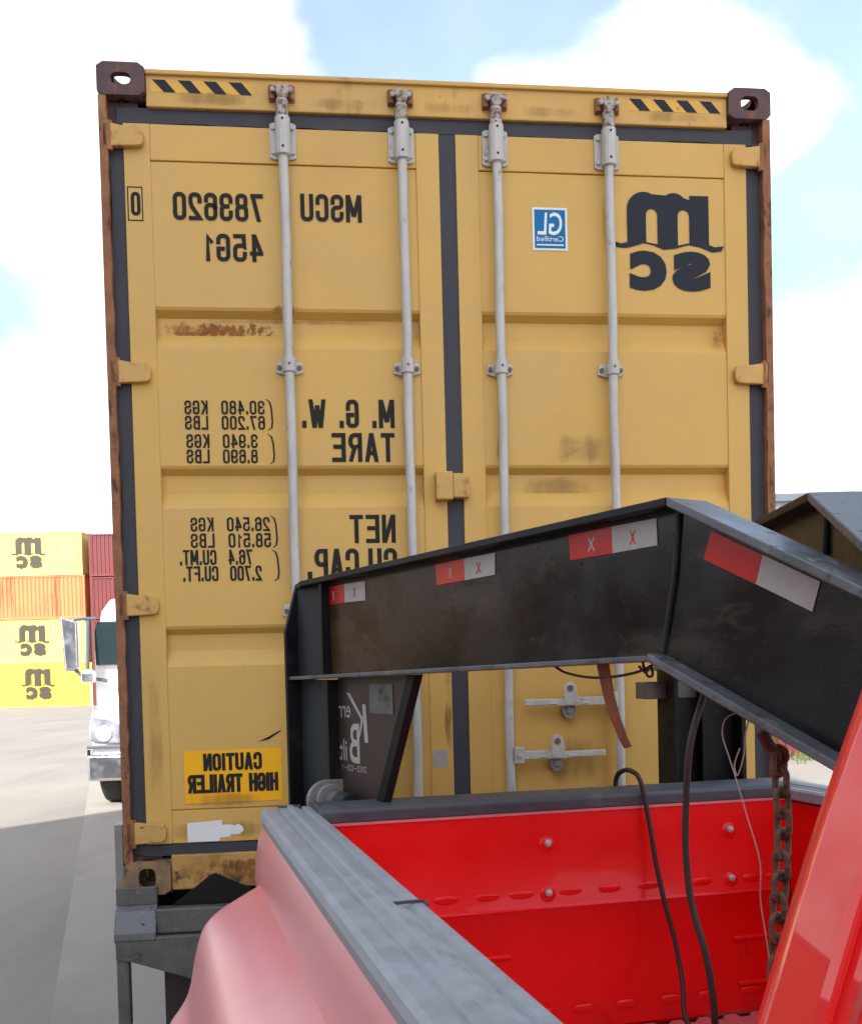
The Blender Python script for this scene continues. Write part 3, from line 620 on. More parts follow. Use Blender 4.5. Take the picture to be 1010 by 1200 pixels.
smear(.172, .70, 1.965, 2.055, 'smear_speck', doorL, TD - .0015); smear(.55, .70, 2.045, 2.10, 'smear_rust', doorL); smear(.172, 1.10, 2.03, 2.055, 'smear_grime', doorL, TD)
smear(1.55, 1.85, 1.50, 1.66, 'smear_grime', doorR); smear(1.60, 1.72, 1.54, 1.60, 'smear_dark', doorR); smear(1.40, 1.80, 1.385, 1.50, 'smear_grime', doorR, TD)
smear(1.50, 1.80, .30, .55, 'smear_grime', doorR); smear(1.15, 1.20, .30, .95, 'smear_dark', doorL, FD - .0008);
smear(.172, .60, .292, .36, 'smear_grime', doorL); smear(.08, .66, .176, .26, 'smear_grime', doorL, FD - .0004); smear(.08, .165, .18, .95, 'smear_grime', doorL, FD - .0006)
smear(2.20, 2.26, 1.92, 2.08, 'smear_rust', doorR, FD + .002)
smear(.60, .67, 2.35, 2.60, 'smear_grime', doorL); smear(1.02, 1.09, 1.50, 1.84, 'smear_grime', doorL); smear(1.37, 1.43, 1.45, 1.84, 'smear_dark', doorR); smear(1.78, 1.85, 2.20, 2.60, 'smear_grime', doorR)
for u0_, u1_ in ((.17, .75), (.7, 1.5), (1.4, 2.27)):
    smear(u0_, u1_, .015, .133, 'smear_rust', box40, .0212); smear(u0_, u1_, .05, .135, 'smear_dark', box40, .0204)
for u0_, u1_ in ((.16, .62), (.66, 1.02), (1.1, 1.36), (1.44, 1.78), (1.86, 2.28)): smear(u0_, u1_, 2.765, 2.83, 'smear_grime', box40, .0168)
# warning stripes on the header
for s0, n_, e in ((.182, 4, .534), (1.896, 4, 2.255)):
    hdr = [c for c in box40.children if c.name.startswith('header')][0]
    panel('stripe_backing', s0, e, 2.815, 2.858, .0172, 'stripe_yellow', hdr, th=.0008)
    for k in range(n_):
        a = s0 + .008 + k * (e - s0) / 4.0; w = .046
        obj('stripe', MB().prism([(a + .036, 2.8155), (a + w + .030, 2.8155), (a + w - .006, 2.8575), (a - .004, 2.8575)], cf, .0160, .0168), 'letter_blue', hdr)

# ------------------------------------------------------------------ gooseneck trailer under the container
trl = empty('gooseneck_trailer', (ORG.x, ORG.y, 0), YAW, 'black steel gooseneck trailer with red and white tape, its neck reaching over the truck bed', 'trailer')
PA = Vector((-.575, .489)); KA = Vector((.116, 1.919)); BE = (KA - PA).normalized(); NR = Vector((-BE.y, BE.x))
PRr = Vector((.575, .489)); BR = (Vector((.386, 2.011)) - PRr).normalized(); NRr = Vector((-BR.y, BR.x))
def WL(L, z, n):                      # left neck plane -> trailer space (n > 0 toward the camera side)
    p = PA + BE * L + NR * n; return (p.x, -p.y, z)
def WR(L, z, n):
    p = PRr + BR * L + NRr * n; return (p.x, -p.y, z)
SL = math.tan(radians(26))
def neck(fn, KL, END, z_rise, taped):
    t_, fw = .017, .045
    zt0, zt1 = 2.029, 2.029 + z_rise; zb0, zb1 = 1.731, 1.731 + z_rise
    ze_t = zt1 - (END - KL) * SL; ze_b = zb1 - (END - KL + .06) * .442
    web = [(-.0, zb0 + .006), (KL - .06, zb1 + .006), (END, ze_b + .008), (END, ze_t - .009), (KL, zt1 - .008), (0, zt0 - .008)]
    nb = obj('neck_beam', MB().prism(web, fn, -.005, .005), 'beam_black', trl)
    fl = MB()
    fl.loft([[fn(L_, zt0 + z_rise * L_ / KL - k_, -w_) for k_ in (0, t_)] + [fn(L_, zt0 + z_rise * L_ / KL - k_, w_) for k_ in (t_, 0)] for L_, w_ in ((.0, .012), (.10, fw), (KL, fw))]); obj('top_flange', fl, 'beam_dark', nb, bevel=.003)
    fl = MB(); fl.prism([(KL, zt1), (END, ze_t), (END, ze_t - t_ * 1.1), (KL, zt1 - t_ * 1.0)], fn, -fw - .014, fw + .001); obj('top_flange', fl, 'flange', nb, bevel=.003)
    fl = MB(); fl.prism([(-.0, zb0), (KL - .06, zb1), (KL - .06, zb1 + .011), (-.0, zb0 + .011)], fn, -fw, fw); obj('bottom_flange', fl, 'flange', nb, bevel=.002)
    fl = MB(); fl.prism([(KL - .06, zb1), (END, ze_b), (END, ze_b + .017), (KL - .055, zb1 + .016)], fn, -fw, fw + .001); obj('bottom_flange', fl, 'flange', nb, bevel=.003)
    # weld seam at the bend
    w = MB(); w.tube([fn(KL - .052, zb1 + .016, .0075), fn(KL - .02, (zt1 + zb1) / 2, .009), fn(KL - .004, zt1 - .02, .0075)], .0055, 8); obj('weld_seam', w, 'post_grey', nb, smooth=True)
    return nb
nbL = neck(WL, 1.625, 2.12, .026, True)
nbR = neck(WR, 1.545, 1.93, .026, False)
def post(fn, side):
    z0, z1 = .80, 2.025
    nm = 'neck_post'
    p = obj(nm, MB().prism([(.004, z0), (.235, z0), (.235, 1.7305), (.004, 1.7305)], fn, -.005, .005), 'post_grey', trl)
    s_ = 1 if side == 'L' else -1
    rf = MB(); rf.loft([[fn(-.012, z, -w_), fn(-.012, z, w_), fn(.003, z, w_), fn(.003, z, -w_)] for z, w_ in ((z0, .052), (1.88, .052), (2.030, .008))])
    obj('rear_flange', rf, 'beam_dark', p, bevel=.002)
    st = MB(); st.prism([(.2355, z0), (.2475, z0), (.2475, 1.730), (.2355, 1.730)], fn, -.038, .038); obj('front_flange', st, 'beam_dark', p)
    st = MB(); st.prism([(.205, 1.744), (.217, 1.744), (.217, 2.014), (.205, 2.014)], fn, -.03, .034); obj('stiffener', st, 'beam_dark', p)
    fc = MB(); fc.prism([(.0035, 1.744), (.204, 1.744), (.204, 2.012), (.0035, 2.012)], fn, .0055, .009); obj('side_plate', fc, 'post_grey', p)
    gs = obj('gusset_plate', MB().prism([(.248, 1.0), (.270, 1.0), (.647, 1.7405), (.248, 1.7345)], fn, -.004, .004), 'gusset', p)
    br = MB(); br.prism([(.262, .98), (.300, .98), (.690, 1.7410), (.653, 1.7405)], fn, -.014, .012)
    obj('brace', br, 'black', p)
    return p, gs
pL, gL = post(WL, 'L')
pR = obj('neck_post', MB().box(.606, .812, -.525, -.513, .80, 2.02), 'beam_dark', trl)
for x in (.590, .812): obj('side_flange', MB().box(x, x + .0155, -.60, -.44, .80, 2.025), 'black', pR, bevel=.002)
obj('stiffener', MB().box(.69, .702, -.58, -.526, .80, 2.0), 'black', pR)
# reflective tape strips
def strip(pts, m, d=.0058, par=nbL):
    obj('reflective_tape', MB().prism(pts, WL, d, d + .0012), m, par)
    
def tape(q, mr, mw='tape_white'):
    (a, b, c, d, e, f) = q          # red upper-left, red lower-left, joint top, joint bottom, end top, end bottom
    strip([b, d, c, a], mr); strip([(d[0] + .001, d[1]), f, e, (c[0] + .001, c[1])], mw)
tape(((.183, 2.003), (.183, 1.950), (.310, 2.005), (.310, 1.952), (.432, 2.003), (.432, 1.950)), 'tape_red')
tape(((.794, 2.014), (.797, 1.962), (.918, 2.016), (.920, 1.964), (1.045, 2.017), (1.042, 1.967)), 'tape_orange')
tape(((1.306, 2.026), (1.309, 1.973), (1.436, 2.027), (1.438, 1.974), (1.561, 2.027), (1.562, 1.976)), 'tape_red')
tape(((1.696, 1.987), (1.678, 1.938), (1.809, 1.932), (1.793, 1.884), (1.924, 1.877), (1.908, 1.830)), 'tape_red')
for q0, q1, m_ in (((.235, 1.962), (.252, 1.990), 'tape_white'), ((.36, 1.962), (.382, 1.992), 'tape_red'), ((.85, 1.975), (.868, 2.0), 'tape_white'), ((.968, 1.975), (.99, 2.002), 'tape_red'), ((1.365, 1.985), (1.388, 2.012), 'tape_white'), ((1.488, 1.985), (1.505, 2.012), 'tape_red')):
    flat_text('tape_mark', 'x', q0, q1, WL, m_, nbL, .0, d=.0074)
# maker's lettering on the gusset
GP = .0046
def glet(txt, p0, p1, bold=.0, **k): flat_text('lettering', txt, p0, p1, WL, 'tape_white', pL, bold, d=GP, **k)
mbk = MB()
for pl in ([(.404, 1.552), (.424, 1.552), (.414, 1.660), (.396, 1.660)], [(.385, 1.618), (.398, 1.618), (.322, 1.692), (.304, 1.692)], [(.372, 1.563), (.382, 1.575), (.402, 1.625), (.388, 1.628)]): mbk.prism(pl, WL, GP, GP + .001)
obj('lettering', mbk, 'tape_white', pL)
glet('err', (.252, 1.620), (.322, 1.654)); glet('B', (.312, 1.490), (.372, 1.604), .012); glet('ilt', (.250, 1.494), (.296, 1.556), .01)
stroke_text('lettering', '252-00-1', (.262, 1.466), (.408, 1.483), WL, 'tape_white', pL, d=GP, sw=.14)
obj('data_plate', MB().prism([(.440, 1.636), (.566, 1.634), (.566, 1.716), (.440, 1.716)], WL, GP, GP + .002), 'deck_steel', pL)
# winch end on the post: plate with a round nose, hub and shaft
def WN(p, q, d): return WL(.25 + d, q, .045 - p)
wp = MB(); wp.prism([(.062, 1.325), (.062, 1.437), (.0, 1.44)] + [(-.012 + .062 * cos(radians(a)), 1.382 + .058 * sin(radians(a))) for a in range(95, 266, 14)] + [(.0, 1.325)], WN, .0, .014); obj('winch_plate', wp, 'silver', pL, bevel=.003)
wp = MB(); wp.tube([WN(-.006, 1.382, .0145), WN(-.006, 1.382, .030)], .046, 24); obj('winch_flange', wp, 'silver', pL, bevel=.003)
wp = MB(); wp.tube([WN(-.004, 1.381, .0305), WN(.0, 1.380, .075)], .032, 20); obj('winch_hub', wp, 'deck_steel', pL, bevel=.004)
wp = MB(); wp.tube([WN(.0, 1.380, .0755), WN(.004, 1.378, .125)], .031, 20); obj('winch_shaft', wp, 'post_grey', pL, bevel=.005)
# bracket stub on the inner side of the right post
obj('bracket', MB().box(.52, .70, -.53, -.43, 1.640, 1.695), 'deck_steel', trl, bevel=.003)
# coupler in the truck bed
cpl = MB(); mc = (.34, -2.382); cpl.box(mc[0] - .045, mc[0] + .085, mc[1] - .075, mc[1] + .06, 1.46, 1.74)
obj('coupler_head', cpl, 'beam_dark', trl, bevel=.01)
cpl = MB(); cpl.tube([(mc[0], mc[1] - .02, 1.75), (mc[0], mc[1] - .02, .86)], .055, 20); obj('coupler_tube', cpl, 'beam_dark', trl, smooth=True)
cpl = MB(); cpl.tube([(mc[0], mc[1] - .02, .94), (mc[0], mc[1] - .02, .84), (mc[0], mc[1] - .02, .755)], [.07, .085, .085], 20); obj('coupler_socket', cpl, 'deck_steel', trl, smooth=True)
# deck frame
for x in (-.62, .52): obj('frame_rail', MB().box(x, x + .10, .76, 11.9, .62, .82), 'black', trl)
for k in range(13): obj('cross_member', MB().box(-1.14, 1.14, .25 + k * .93, .33 + k * .93, .822, .955), 'black', trl)
for x in (-1.20, 1.12): obj('side_rail', MB().box(x, x + .08, .09, 11.9, .83, .970), 'deck_steel', trl)
# front cross beam with shelf and corner plate, as at the left of the picture
fb = MB(); fb.box(U(.11), U(2.33), -.055, .005, CB - .128, CB - .040); obj('front_beam', fb, 'deck_steel', trl, bevel=.006)
fb = MB(); fb.prism([(-.022, -.205), (.03, -.215), (.42, -.350), (1.0, -.36), (1.44, -.36), (2.02, -.350), (2.41, -.215), (2.46, -.205), (2.46, -.135), (2.33, -.131), (.11, -.131), (-.022, -.135)], lambda p, q, d: (U(p), d, CB + q), -.085, -.072)
fb.box(U(-.02), U(2.458), -.0715, .06, CB - .15, CB - .1315)
obj('front_apron', fb, 'deck_steel', trl, bevel=.004)
for a, b in ((-.026, .116), (2.322, 2.464)):
    c = MB(); c.box(U(a), U(b), -.020, -.006, CB - .030, CB + .034); obj('corner_plate', c, 'deck_steel', trl, bevel=.003)
    c = MB(); c.loft([[(U(a), y, z), (U(b), y, z), (U(b), y + .012, z - .012), (U(a), y + .012, z - .012)] for y, z in ((-.021, CB - .028), (-.045, CB - .045), (-.085, CB - .115), (-.0875, CB - .140))]); obj('corner_shelf', c, 'flange', trl, bevel=.003)
tri = MB(); tri.prism([(.170, -.036), (.305, .066), (.32, .068), (.47, -.005), (.475, -.036)], lambda p, q, d: (U(p), d, CB + q), -.012, .0); tri.prism([(2.438 - p, q) for p, q in [(.170, -.036), (.305, .066), (.32, .068), (.47, -.005), (.475, -.036)]], lambda p, q, d: (U(p), d, CB + q), -.012, .0)
objs('wedge_plate', tri, 'black', trl)
for a in (-.024, 2.42):
    gp = MB(); gp.prism([(a, .53), (a + .044, .53), (a + .044, CB - .215), (a, CB - .205)], lambda p, q, d: (U(p), d, q), -.07, -.02); obj('guard_post', gp, 'deck_steel', trl, bevel=.008)
obj('side_stake', MB().box(U(-.045), U(-.015), .10, .16, .55, 1.22), 'silver', trl, bevel=.003)
obj('under_shade_box', MB().box(U(.12), U(2.32), .06, .75, .30, .80), 'cable', trl, bevel=.01)  # added dark box standing in for the shade under the trailer front
def wheel(par, c, ax, R, wd, name='wheel', rim='chrome'):
    ax = Vector(ax).normalized(); c = Vector(c); t = MB()
    pr = [(-.5, .62), (-.5, .88), (-.42, .97), (-.30, 1.0), (.30, 1.0), (.42, .97), (.5, .88), (.5, .62)]
    a = ax.orthogonal().normalized(); b = ax.cross(a); rings = []
    for k in range(37):
        d = a * cos(2 * pi * k / 36) + b * sin(2 * pi * k / 36); rings.append([tuple(c + ax * (p * wd) + d * (q * R)) for p, q in pr])
    t.loft(rings, True, False); w = obj(name, t, 'rubber', par, smooth=True)
    m = MB(); m.tube([c - ax * wd * .35, c - ax * wd * .30, c + ax * wd * .30, c + ax * wd * .35], [R * .55, R * .62, R * .62, R * .55], 24); obj('rim', m, rim, w, smooth=True)
    return w
for y in (8.6, 9.5):
    for x in (-1.0, 1.0): wheel(trl, (x, y, .40), (1, 0, 0), .40, .24, rim='silver')

# ------------------------------------------------------------------ pickup truck
TYAW = radians(14.2)
trk = empty('pickup_truck', (-.43, 2.80, 0), TYAW, 'red pickup truck with grey bed rails and wide rear fender, hitched to the trailer', 'truck')
def tk(s, z, t): return (s, -t, z)
BW = 1.66; RZ = 1.375
# outer bed sides
side_prof = [(.012, 1.345), (-.004, 1.335), (-.018, 1.300), (-.026, 1.255), (-.030, 1.220), (-.032, 1.183)]
def bed_side(mir):
    f = (lambda s: BW - s) if mir else (lambda s: s)
    P = catmull(side_prof, 4); rings = []
    for t, sh in ((-.215, .030), (-.20, .012), (-.16, .0), (-.05, 0), (.6, 0), (1.4, 0), (2.26, 0)):
        rings.append([tk(f(s + sh), z, t) for s, z in P] + [tk(f(-.022 + sh), 1.05, t), tk(f(-.01 + sh), .60, t), tk(f(.03 + sh), .52, t), tk(f(.10), .52, t), tk(f(.10), 1.345, t)])
    b = obj('bed_side', MB().loft(rings), 'red_glare_dust', trk, smooth=True)
    return b
bsL = bed_side(False); bsR = bed_side(True)
fp = [(-.029, 1.193), (-.060, 1.178), (-.093, 1.161), (-.128, 1.143), (-.158, 1.123), (-.178, 1.101), (-.191, 1.075), (-.202, 1.038), (-.211, .997), (-.219, .955), (-.231, .918), (-.251, .886), (-.276, .852), (-.293, .800), (-.30, .70), (-.298, .60)]
def fender(mir, par):
    f = (lambda s: BW - s) if mir else (lambda s: s)
    P = catmull(fp, 5); rings = []
    for t, k, dz in ((-.075, .70, -.03), (-.06, .86, -.012), (-.04, .95, -.004), (-.01, .99, -.001), (.03, 1, 0), (.3, 1.005, 0), (.6, 1.012, .0), (.9, 1.015, 0), (1.2, 1.01, 0), (1.5, 1, 0), (1.7, .95, -.01), (1.8, .75, -.05), (1.86, .4, -.12)):
        rings.append([tk(f(-.026 + (s + .026) * k), z + dz * (1 if i > 2 else i / 2), t) for i, (s, z) in enumerate(P)])
    return obj('rear_fender', MB().loft(rings, False), 'red_glare_dust', par, smooth=True)
fender(False, bsL); fender(True, bsR)
bd = MB(); bd.tube([tk(-.0325, 1.1865, t) for t in (-.04, .4, .9, 1.4, 1.75)], .0016, 8); obj('crease_bead', bd, 'red_glare_dust', bsL, smooth=True)
# rail caps with moulded ribs
def rail(mir, par):
    f = (lambda s: BW - s) if mir else (lambda s: s)
    z = RZ; P = [(.004, z - .046), (-.012, z - .044), (-.018, z - .020), (-.013, z - .006), (.0, z)]
    for a in (.034, .068, .100):
        P += [(a - .005, z), (a, z - .007), (a + .007, z - .007), (a + .012, z)] if a != .068 else [(a - .004, z), (a, z + .006), (a + .012, z + .006), (a + .016, z)]
    P += [(.128, z), (.136, z - .006), (.138, z - .030), (.128, z - .036)]
    rings = []
    for t, sh, zz in ((-.245, .030, -.03), (-.235, .016, -.012), (-.215, .008, -.003), (-.17, .002, 0), (-.1, 0, 0), (.5, 0, 0), (1.2, 0, 0), (2.25, 0, 0)):
        rings.append([tk(f(max(s, s * .8 + sh) if s < .07 else min(s, .138 - sh * .6)), q + zz, t) for s, q in P])
    r_ = obj('rail_cap', MB().loft(rings), 'rail_grey', par, smooth=False)
    for t in (1.15,):
        c = MB()
        for a, b, c0, c1 in ((.070, .132, -.003, .0), (.068, .0715, -.04, .0), (.130, .133, -.035, .0)): c.box(min(f(a), f(b)), max(f(a), f(b)), -t + c0 + .001, -t + c1 + .003, z + .0003, z + .0048)
        obj('pocket_latch', c, 'cap_grey', r_)
    c = MB(); c.box(min(f(.04), f(.105)), max(f(.04), f(.105)), .185, .215, z - .001, z + .003); obj('end_clip', c, 'cap_grey', r_, bevel=.002)
    return r_
rail(False, bsL); rail(True, bsR)
for mir in (0, 1):
    a, b = (.101, .128) if not mir else (BW - .128, BW - .101)
    obj('bed_inner_wall', MB().box(a, b, -2.25, -.012, .74, 1.335), 'red_paint', bsR if mir else bsL, bevel=.004)
    tl = MB(); s0 = -.012 if not mir else BW - .085; tl.box(s0, s0 + .097, .205, .225, .93, 1.24); obj('tail_lamp', tl, 'tape_red', bsR if mir else bsL, bevel=.01)
# tailgate: pressed inner panel, dark cap
T_IN = 0.0
tg = MB(); a0, a1 = .125, BW - .125
pr = [(1.350, .0), (1.250, .003), (1.082, .004), (1.074, .010), (1.066, .004), (.95, .000), (.80, -.002), (.720, .0), (.705, -.012)]
nu = 40; rows = []
for k in range(nu + 1):
    s_ = a0 + (a1 - a0) * k / nu; rows.append([tk(s_, z, T_IN + d + .0015 * sin(k * .9) * sin(z * 9)) for z, d in pr])
tg.loft(rows, False)
tgo = obj('tailgate', tg, 'red_paint', trk, smooth=True)
obj('tailgate_shell', MB().box(a0, a1, .016, .085, .745, 1.349), 'red_paint', tgo, bevel=.006)
cp_ = MB(); P = [(1.3485, .008), (1.378, .010), (1.386, .004), (1.391, -.012), (1.397, -.085), (1.392, -.096), (1.376, -.100), (1.3495, -.098)]
cp_.loft([[tk(s_, z, t) for z, t in P] for s_ in (a0 + .004, a0 + .012, a1 - .012, a1 - .004)]); obj('tailgate_cap', cp_, 'cap_grey', tgo, bevel=.003)
lp = MB(); lp.box(a0 + .004, a1 - .004, -.0075, .002, 1.3405, 1.348); obj('cap_lip', lp, 'red_glare_dust', tgo)
def slot(s, z, w=.030, h=.010):
    mb = MB(); n_ = 16; R = []
    for k_, (q, d) in enumerate(((1.2, .0035), (1.0, .0055), (.75, .0070), (.45, .0075))):
        R.append([tk(s + w * q * math.copysign(abs(cos(2 * pi * k / n_)) ** .6, cos(2 * pi * k / n_)), z + h * q * sin(2 * pi * k / n_), T_IN + d) for k in range(n_)])
    mb.loft(R, True, False); mb.add(R[-1], [tuple(range(n_))]); obj('pressed_slot', mb, 'red_paint', tgo, smooth=True)
for k, s_ in enumerate((.345, .472, .590, .690, .835, .955, 1.075, 1.19, 1.245, 1.41, 1.49)):
    if s_ not in (1.19,): slot(s_, 1.118 - .006 * k / 10)
for s_ in (.66, .745, .87, 1.0, 1.14, 1.26, 1.40): slot(s_, .778)
for s_, z in ((.768, 1.252), (.768, 1.112), (1.335, 1.257), (1.339, 1.113)):
    mb = MB(); mb.tube([tk(s_, z, .002), tk(s_, z, .007), tk(s_, z, .008)], [.026, .020, .012], 14); bo = obj('bolt_boss', mb, 'red_paint', tgo, smooth=True)
    mb = MB(); mb.tube([tk(s_, z + .006, .0085), tk(s_, z + .006, .016), tk(s_, z + .006, .020)], [.011, .010, .004], 8); obj('bolt', mb, 'galv', tgo)
for a, b, z in ((.36, .655, .944), (1.345, 1.52, .935), (1.36, 1.52, .800)):
    mb = MB(); mb.loft([[tk(s_, z - .008, .001), tk(s_, z - .003, .0085), tk(s_, z + .004, .0085), tk(s_, z + .009, .001)] for s_ in (a, a + .008, b - .008, b)]); obj('pressed_rib', mb, 'red_paint', tgo, bevel=.002)
# bed floor with ribs
fl = MB(); pf = []
for k in range(16):
    x = .13 + 1.40 * k / 16; w = 1.40 / 16; pf += [(x, .700), (x + w * .45, .700), (x + w * .55, .712), (x + w * .92, .712)]
fl.loft([[tk(s_, z, t) for s_, z in pf] for t in (-.0, 2.25)], False); obj('bed_floor', fl, 'red_glare_dust', trk)
# cab: side with tumblehome, rounded rear corner, rear wall with window, roof, hood
def cab_sec(t, ins):
    P = [(.0, .55), (-.030, .75), (-.036, 1.10), (-.022, 1.36), (.006, 1.45), (.041, 1.551), (.074, 1.643), (.111, 1.732), (.150, 1.820), (.200, 1.900), (.30, 1.955), (.50, 1.975)]
    Q = catmull(P, 3); L_ = [(s_ + ins * min(1, max(.25, (.6 - s_) / .6)), z - ins * .5 * (1 if z > 1.8 else 0)) for s_, z in Q]
    return [tk(s_, z, t) for s_, z in L_] + [tk(BW - s_, z, t) for s_, z in L_[::-1]]
rings = [cab_sec(t, i) for t, i in ((2.272, .060), (2.275, .035), (2.282, .016), (2.293, .005), (2.310, .0), (2.50, 0), (3.0, -.004), (3.6, 0), (3.95, .02))]
cab = obj('cab', MB().loft(rings), 'cab_red', trk, smooth=True)
# door seams: a raised flange line on the cab side
def seam(t, w, h, m, nm):
    Q = catmull([(.0, .62), (-.030, .75), (-.036, 1.10), (-.022, 1.36), (.006, 1.45), (.041, 1.551), (.074, 1.643), (.111, 1.732), (.150, 1.820), (.19, 1.888)], 5)
    mb = MB(); mb.loft([[tk(s_ - h, z, t), tk(s_ - h, z, t + w), tk(s_ + .01, z, t + w + .004), tk(s_ + .01, z, t - .004)] for s_, z in Q]); return obj(nm, mb, m, cab, smooth=True)
seam(2.350, .008, .004, 'cab_red', 'door_flange'); seam(2.372, .005, .0006, 'tape_red', 'door_gap')
seam(2.60, .006, .0006, 'black', 'door_gap')
rw = MB(); rw.box(.33, BW - .33, -2.271, -2.262, 1.48, 1.85); obj('rear_window', rw, 'glass', cab, bevel=.004)
for f in (lambda s: s, lambda s: BW - s):
    sw = MB(); sw.loft([[tk(f(s_ - .003), z, t) for s_, z in ((.030, 1.50), (.072, 1.632), (.111, 1.732), (.150, 1.818))] for t in (2.72, 3.4)], False); obj('side_window', sw, 'glass', cab)
ws = MB(); ws.add([tk(.22, 1.88, 3.97), tk(BW - .22, 1.88, 3.97), tk(BW - .05, 1.38, 4.38), tk(.05, 1.38, 4.38)], [(0, 1, 2, 3)]); obj('windscreen', ws, 'glass', cab)
hd_ = MB(); hd_.loft([[tk(s0, .55, t), tk(s0, z, t), tk(BW / 2 - .3, z + .06, t), tk(BW / 2 + .3, z + .06, t), tk(BW - s0, z, t), tk(BW - s0, .55, t)] for t, s0, z in ((3.96, -.02, 1.36), (4.4, -.02, 1.32), (5.4, .0, 1.24), (5.65, .04, 1.14))]); obj('hood', hd_, 'red_paint', trk, bevel=.03)
obj('chassis', MB().box(.35, BW - .35, -5.4, .1, .42, .60), 'black', trk)
wheel(trk, (-.16, -.92, .40), (1, 0, 0), .40, .22); wheel(trk, (.10, -.92, .40), (1, 0, 0), .40, .22)
wheel(trk, (BW + .16, -.92, .40), (1, 0, 0), .40, .22); wheel(trk, (BW - .10, -.92, .40), (1, 0, 0), .40, .22)
wheel(trk, (.08, -4.75, .40), (1, 0, 0), .40, .24); wheel(trk, (BW - .08, -4.75, .40), (1, 0, 0), .40, .24)
obj('rear_bumper', MB().box(-.02, BW + .02, .11, .27, .50, .68), 'chrome', trk, bevel=.03)

# ------------------------------------------------------------------ things hanging from the neck (world space)
Rz = lambda v, a: Vector((v[0] * cos(a) - v[1] * sin(a), v[0] * sin(a) + v[1] * cos(a), v[2]))
def w_of_neck(L, z, n=0): return Rz(WL(L, z, n), YAW) + Vector((ORG.x, ORG.y, 0))
def w_of_truck(s, z, t): return Rz(tk(s, z, t), TYAW) + Vector((-.43, 2.80, 0))
ch0 = w_of_neck(1.815, 1.600, -.02)
chain = empty('safety_chain', ch0, YAW, 'rusty steel chain hanging from the trailer neck into the truck bed', 'chain')
def link_mesh(R=.0128, L_=.0225, r=.0057):
    pts = [(R * cos(radians(a)), 0, L_ / 2 + R * sin(radians(a))) for a in range(0, 181, 20)] + [(R * cos(radians(a)), 0, -L_ / 2 + R * sin(radians(a))) for a in range(180, 361, 20)]
    mb = MB(); n_ = len(pts); rings = []
    for i in range(n_ + 1):
        p = Vector(pts[i % n_]); q = Vector(pts[(i + 1) % n_]) - Vector(pts[i - 1 if i else n_ - 1]); q.normalize(); b = Vector((0, 1, 0)); a = b.cross(q)
        rings.append([tuple(p + a * r * cos(2 * pi * k / 8) + b * r * sin(2 * pi * k / 8)) for k in range(8)])
    mb.loft(rings, True, False); return mb
proto = None; zz = -.020
for k in range(26):
    if proto is None: o = obj('chain_link', link_mesh(), 'chain', chain, smooth=True); proto = o
    else: o = proto.copy(); link(o, chain)
    sway = .006 * sin(k * .55); x = sway - .0006 * k * (1 if k > 9 else 0)
    o.location = (x, 0, zz); o.rotation_euler = (random.uniform(-.06, .06), random.uniform(-.08, .08), (pi / 2 if k % 2 else 0) + .35 + random.uniform(-.12, .12)); zz -= .0362
hk = MB(); hk.tube([(-.03, .0, .030), (-.018, 0, .008), (-.006, 0, -.004), (.0, 0, -.02)], [.010, .011, .009, .007], 8); hk.torus((.0, .0, -.012), (0, 1, .2), .014, .006, 16, 8)
obj('chain_hook', hk, 'chain_red', chain, smooth=True)
def cable(name, pts, r, m, label, cat, seg=8):
    return tag(obj(name, MB().tube(catmull([tuple(p) for p in pts], 8), r, seg), m, None, smooth=True), label, cat)
cable('trailer_cable', [w_of_truck(1.033, 1.36, -0.125), w_of_truck(1.033, 1.417, -0.11), w_of_truck(1.032, 1.44, -0.07), w_of_truck(1.036, 1.447, -0.02), w_of_truck(1.051, 1.42, 0.015), w_of_truck(1.068, 1.31, 0.03), w_of_truck(1.08, 1.19, 0.045), w_of_truck(1.091, 1.084, 0.07), w_of_truck(1.106, 0.98, 0.1), w_of_truck(1.107, 0.87, 0.14), w_of_truck(1.09, 0.785, 0.19), w_of_truck(1.1, 0.752, 0.28), w_of_truck(1.2, 0.752, 0.5)], .0072, 'cable', 'thin black cable looped over the grey tailgate cap into the bed', 'cable')
cable('power_cable', [w_of_neck(1.645, 1.745, -.03), w_of_neck(1.640, 1.70, -.03), w_of_neck(1.630, 1.60), w_of_neck(1.616, 1.47), w_of_neck(1.616, 1.38), w_of_neck(1.628, 1.30), w_of_neck(1.660, 1.215), w_of_neck(1.678, 1.12), w_of_neck(1.68, 1.0), w_of_neck(1.69, .85), w_of_neck(1.72, .758), w_of_neck(1.85, .752)], .0066, 'cable', 'black cable hanging straight down from the trailer neck into the bed', 'cable')
cable('thin_wire', [w_of_neck(1.752, 1.668, -.03), w_of_neck(1.722, 1.655), w_of_neck(1.708, 1.625), w_of_neck(1.722, 1.585), w_of_neck(1.738, 1.545), w_of_neck(1.76, 1.485), w_of_neck(1.788, 1.405), w_of_neck(1.788, 1.34), w_of_neck(1.800, 1.27), w_of_neck(1.84, 1.05), w_of_neck(1.9, .752)], .0012, 'wire_white', 'thin pale wire dangling beside the rusty chain', 'wire')
cable('looped_wire', [w_of_neck(1.752, 1.668, -.03), w_of_neck(1.762, 1.63), w_of_neck(1.757, 1.59), w_of_neck(1.742, 1.552), w_of_neck(1.735, 1.57), w_of_neck(1.748, 1.60)], .0014, 'wire_white', 'short pale wire loop under the trailer neck left of the chain', 'wire')
cable('brown_wire', [w_of_neck(1.22, 1.752, -.02), w_of_neck(1.28, 1.738), w_of_neck(1.35, 1.728), w_of_neck(1.42, 1.728), w_of_neck(1.50, 1.738), w_of_neck(1.545, 1.760, -.02)], .0028, 'cable', 'thin dark wire sagging under the trailer neck behind the strap', 'wire')
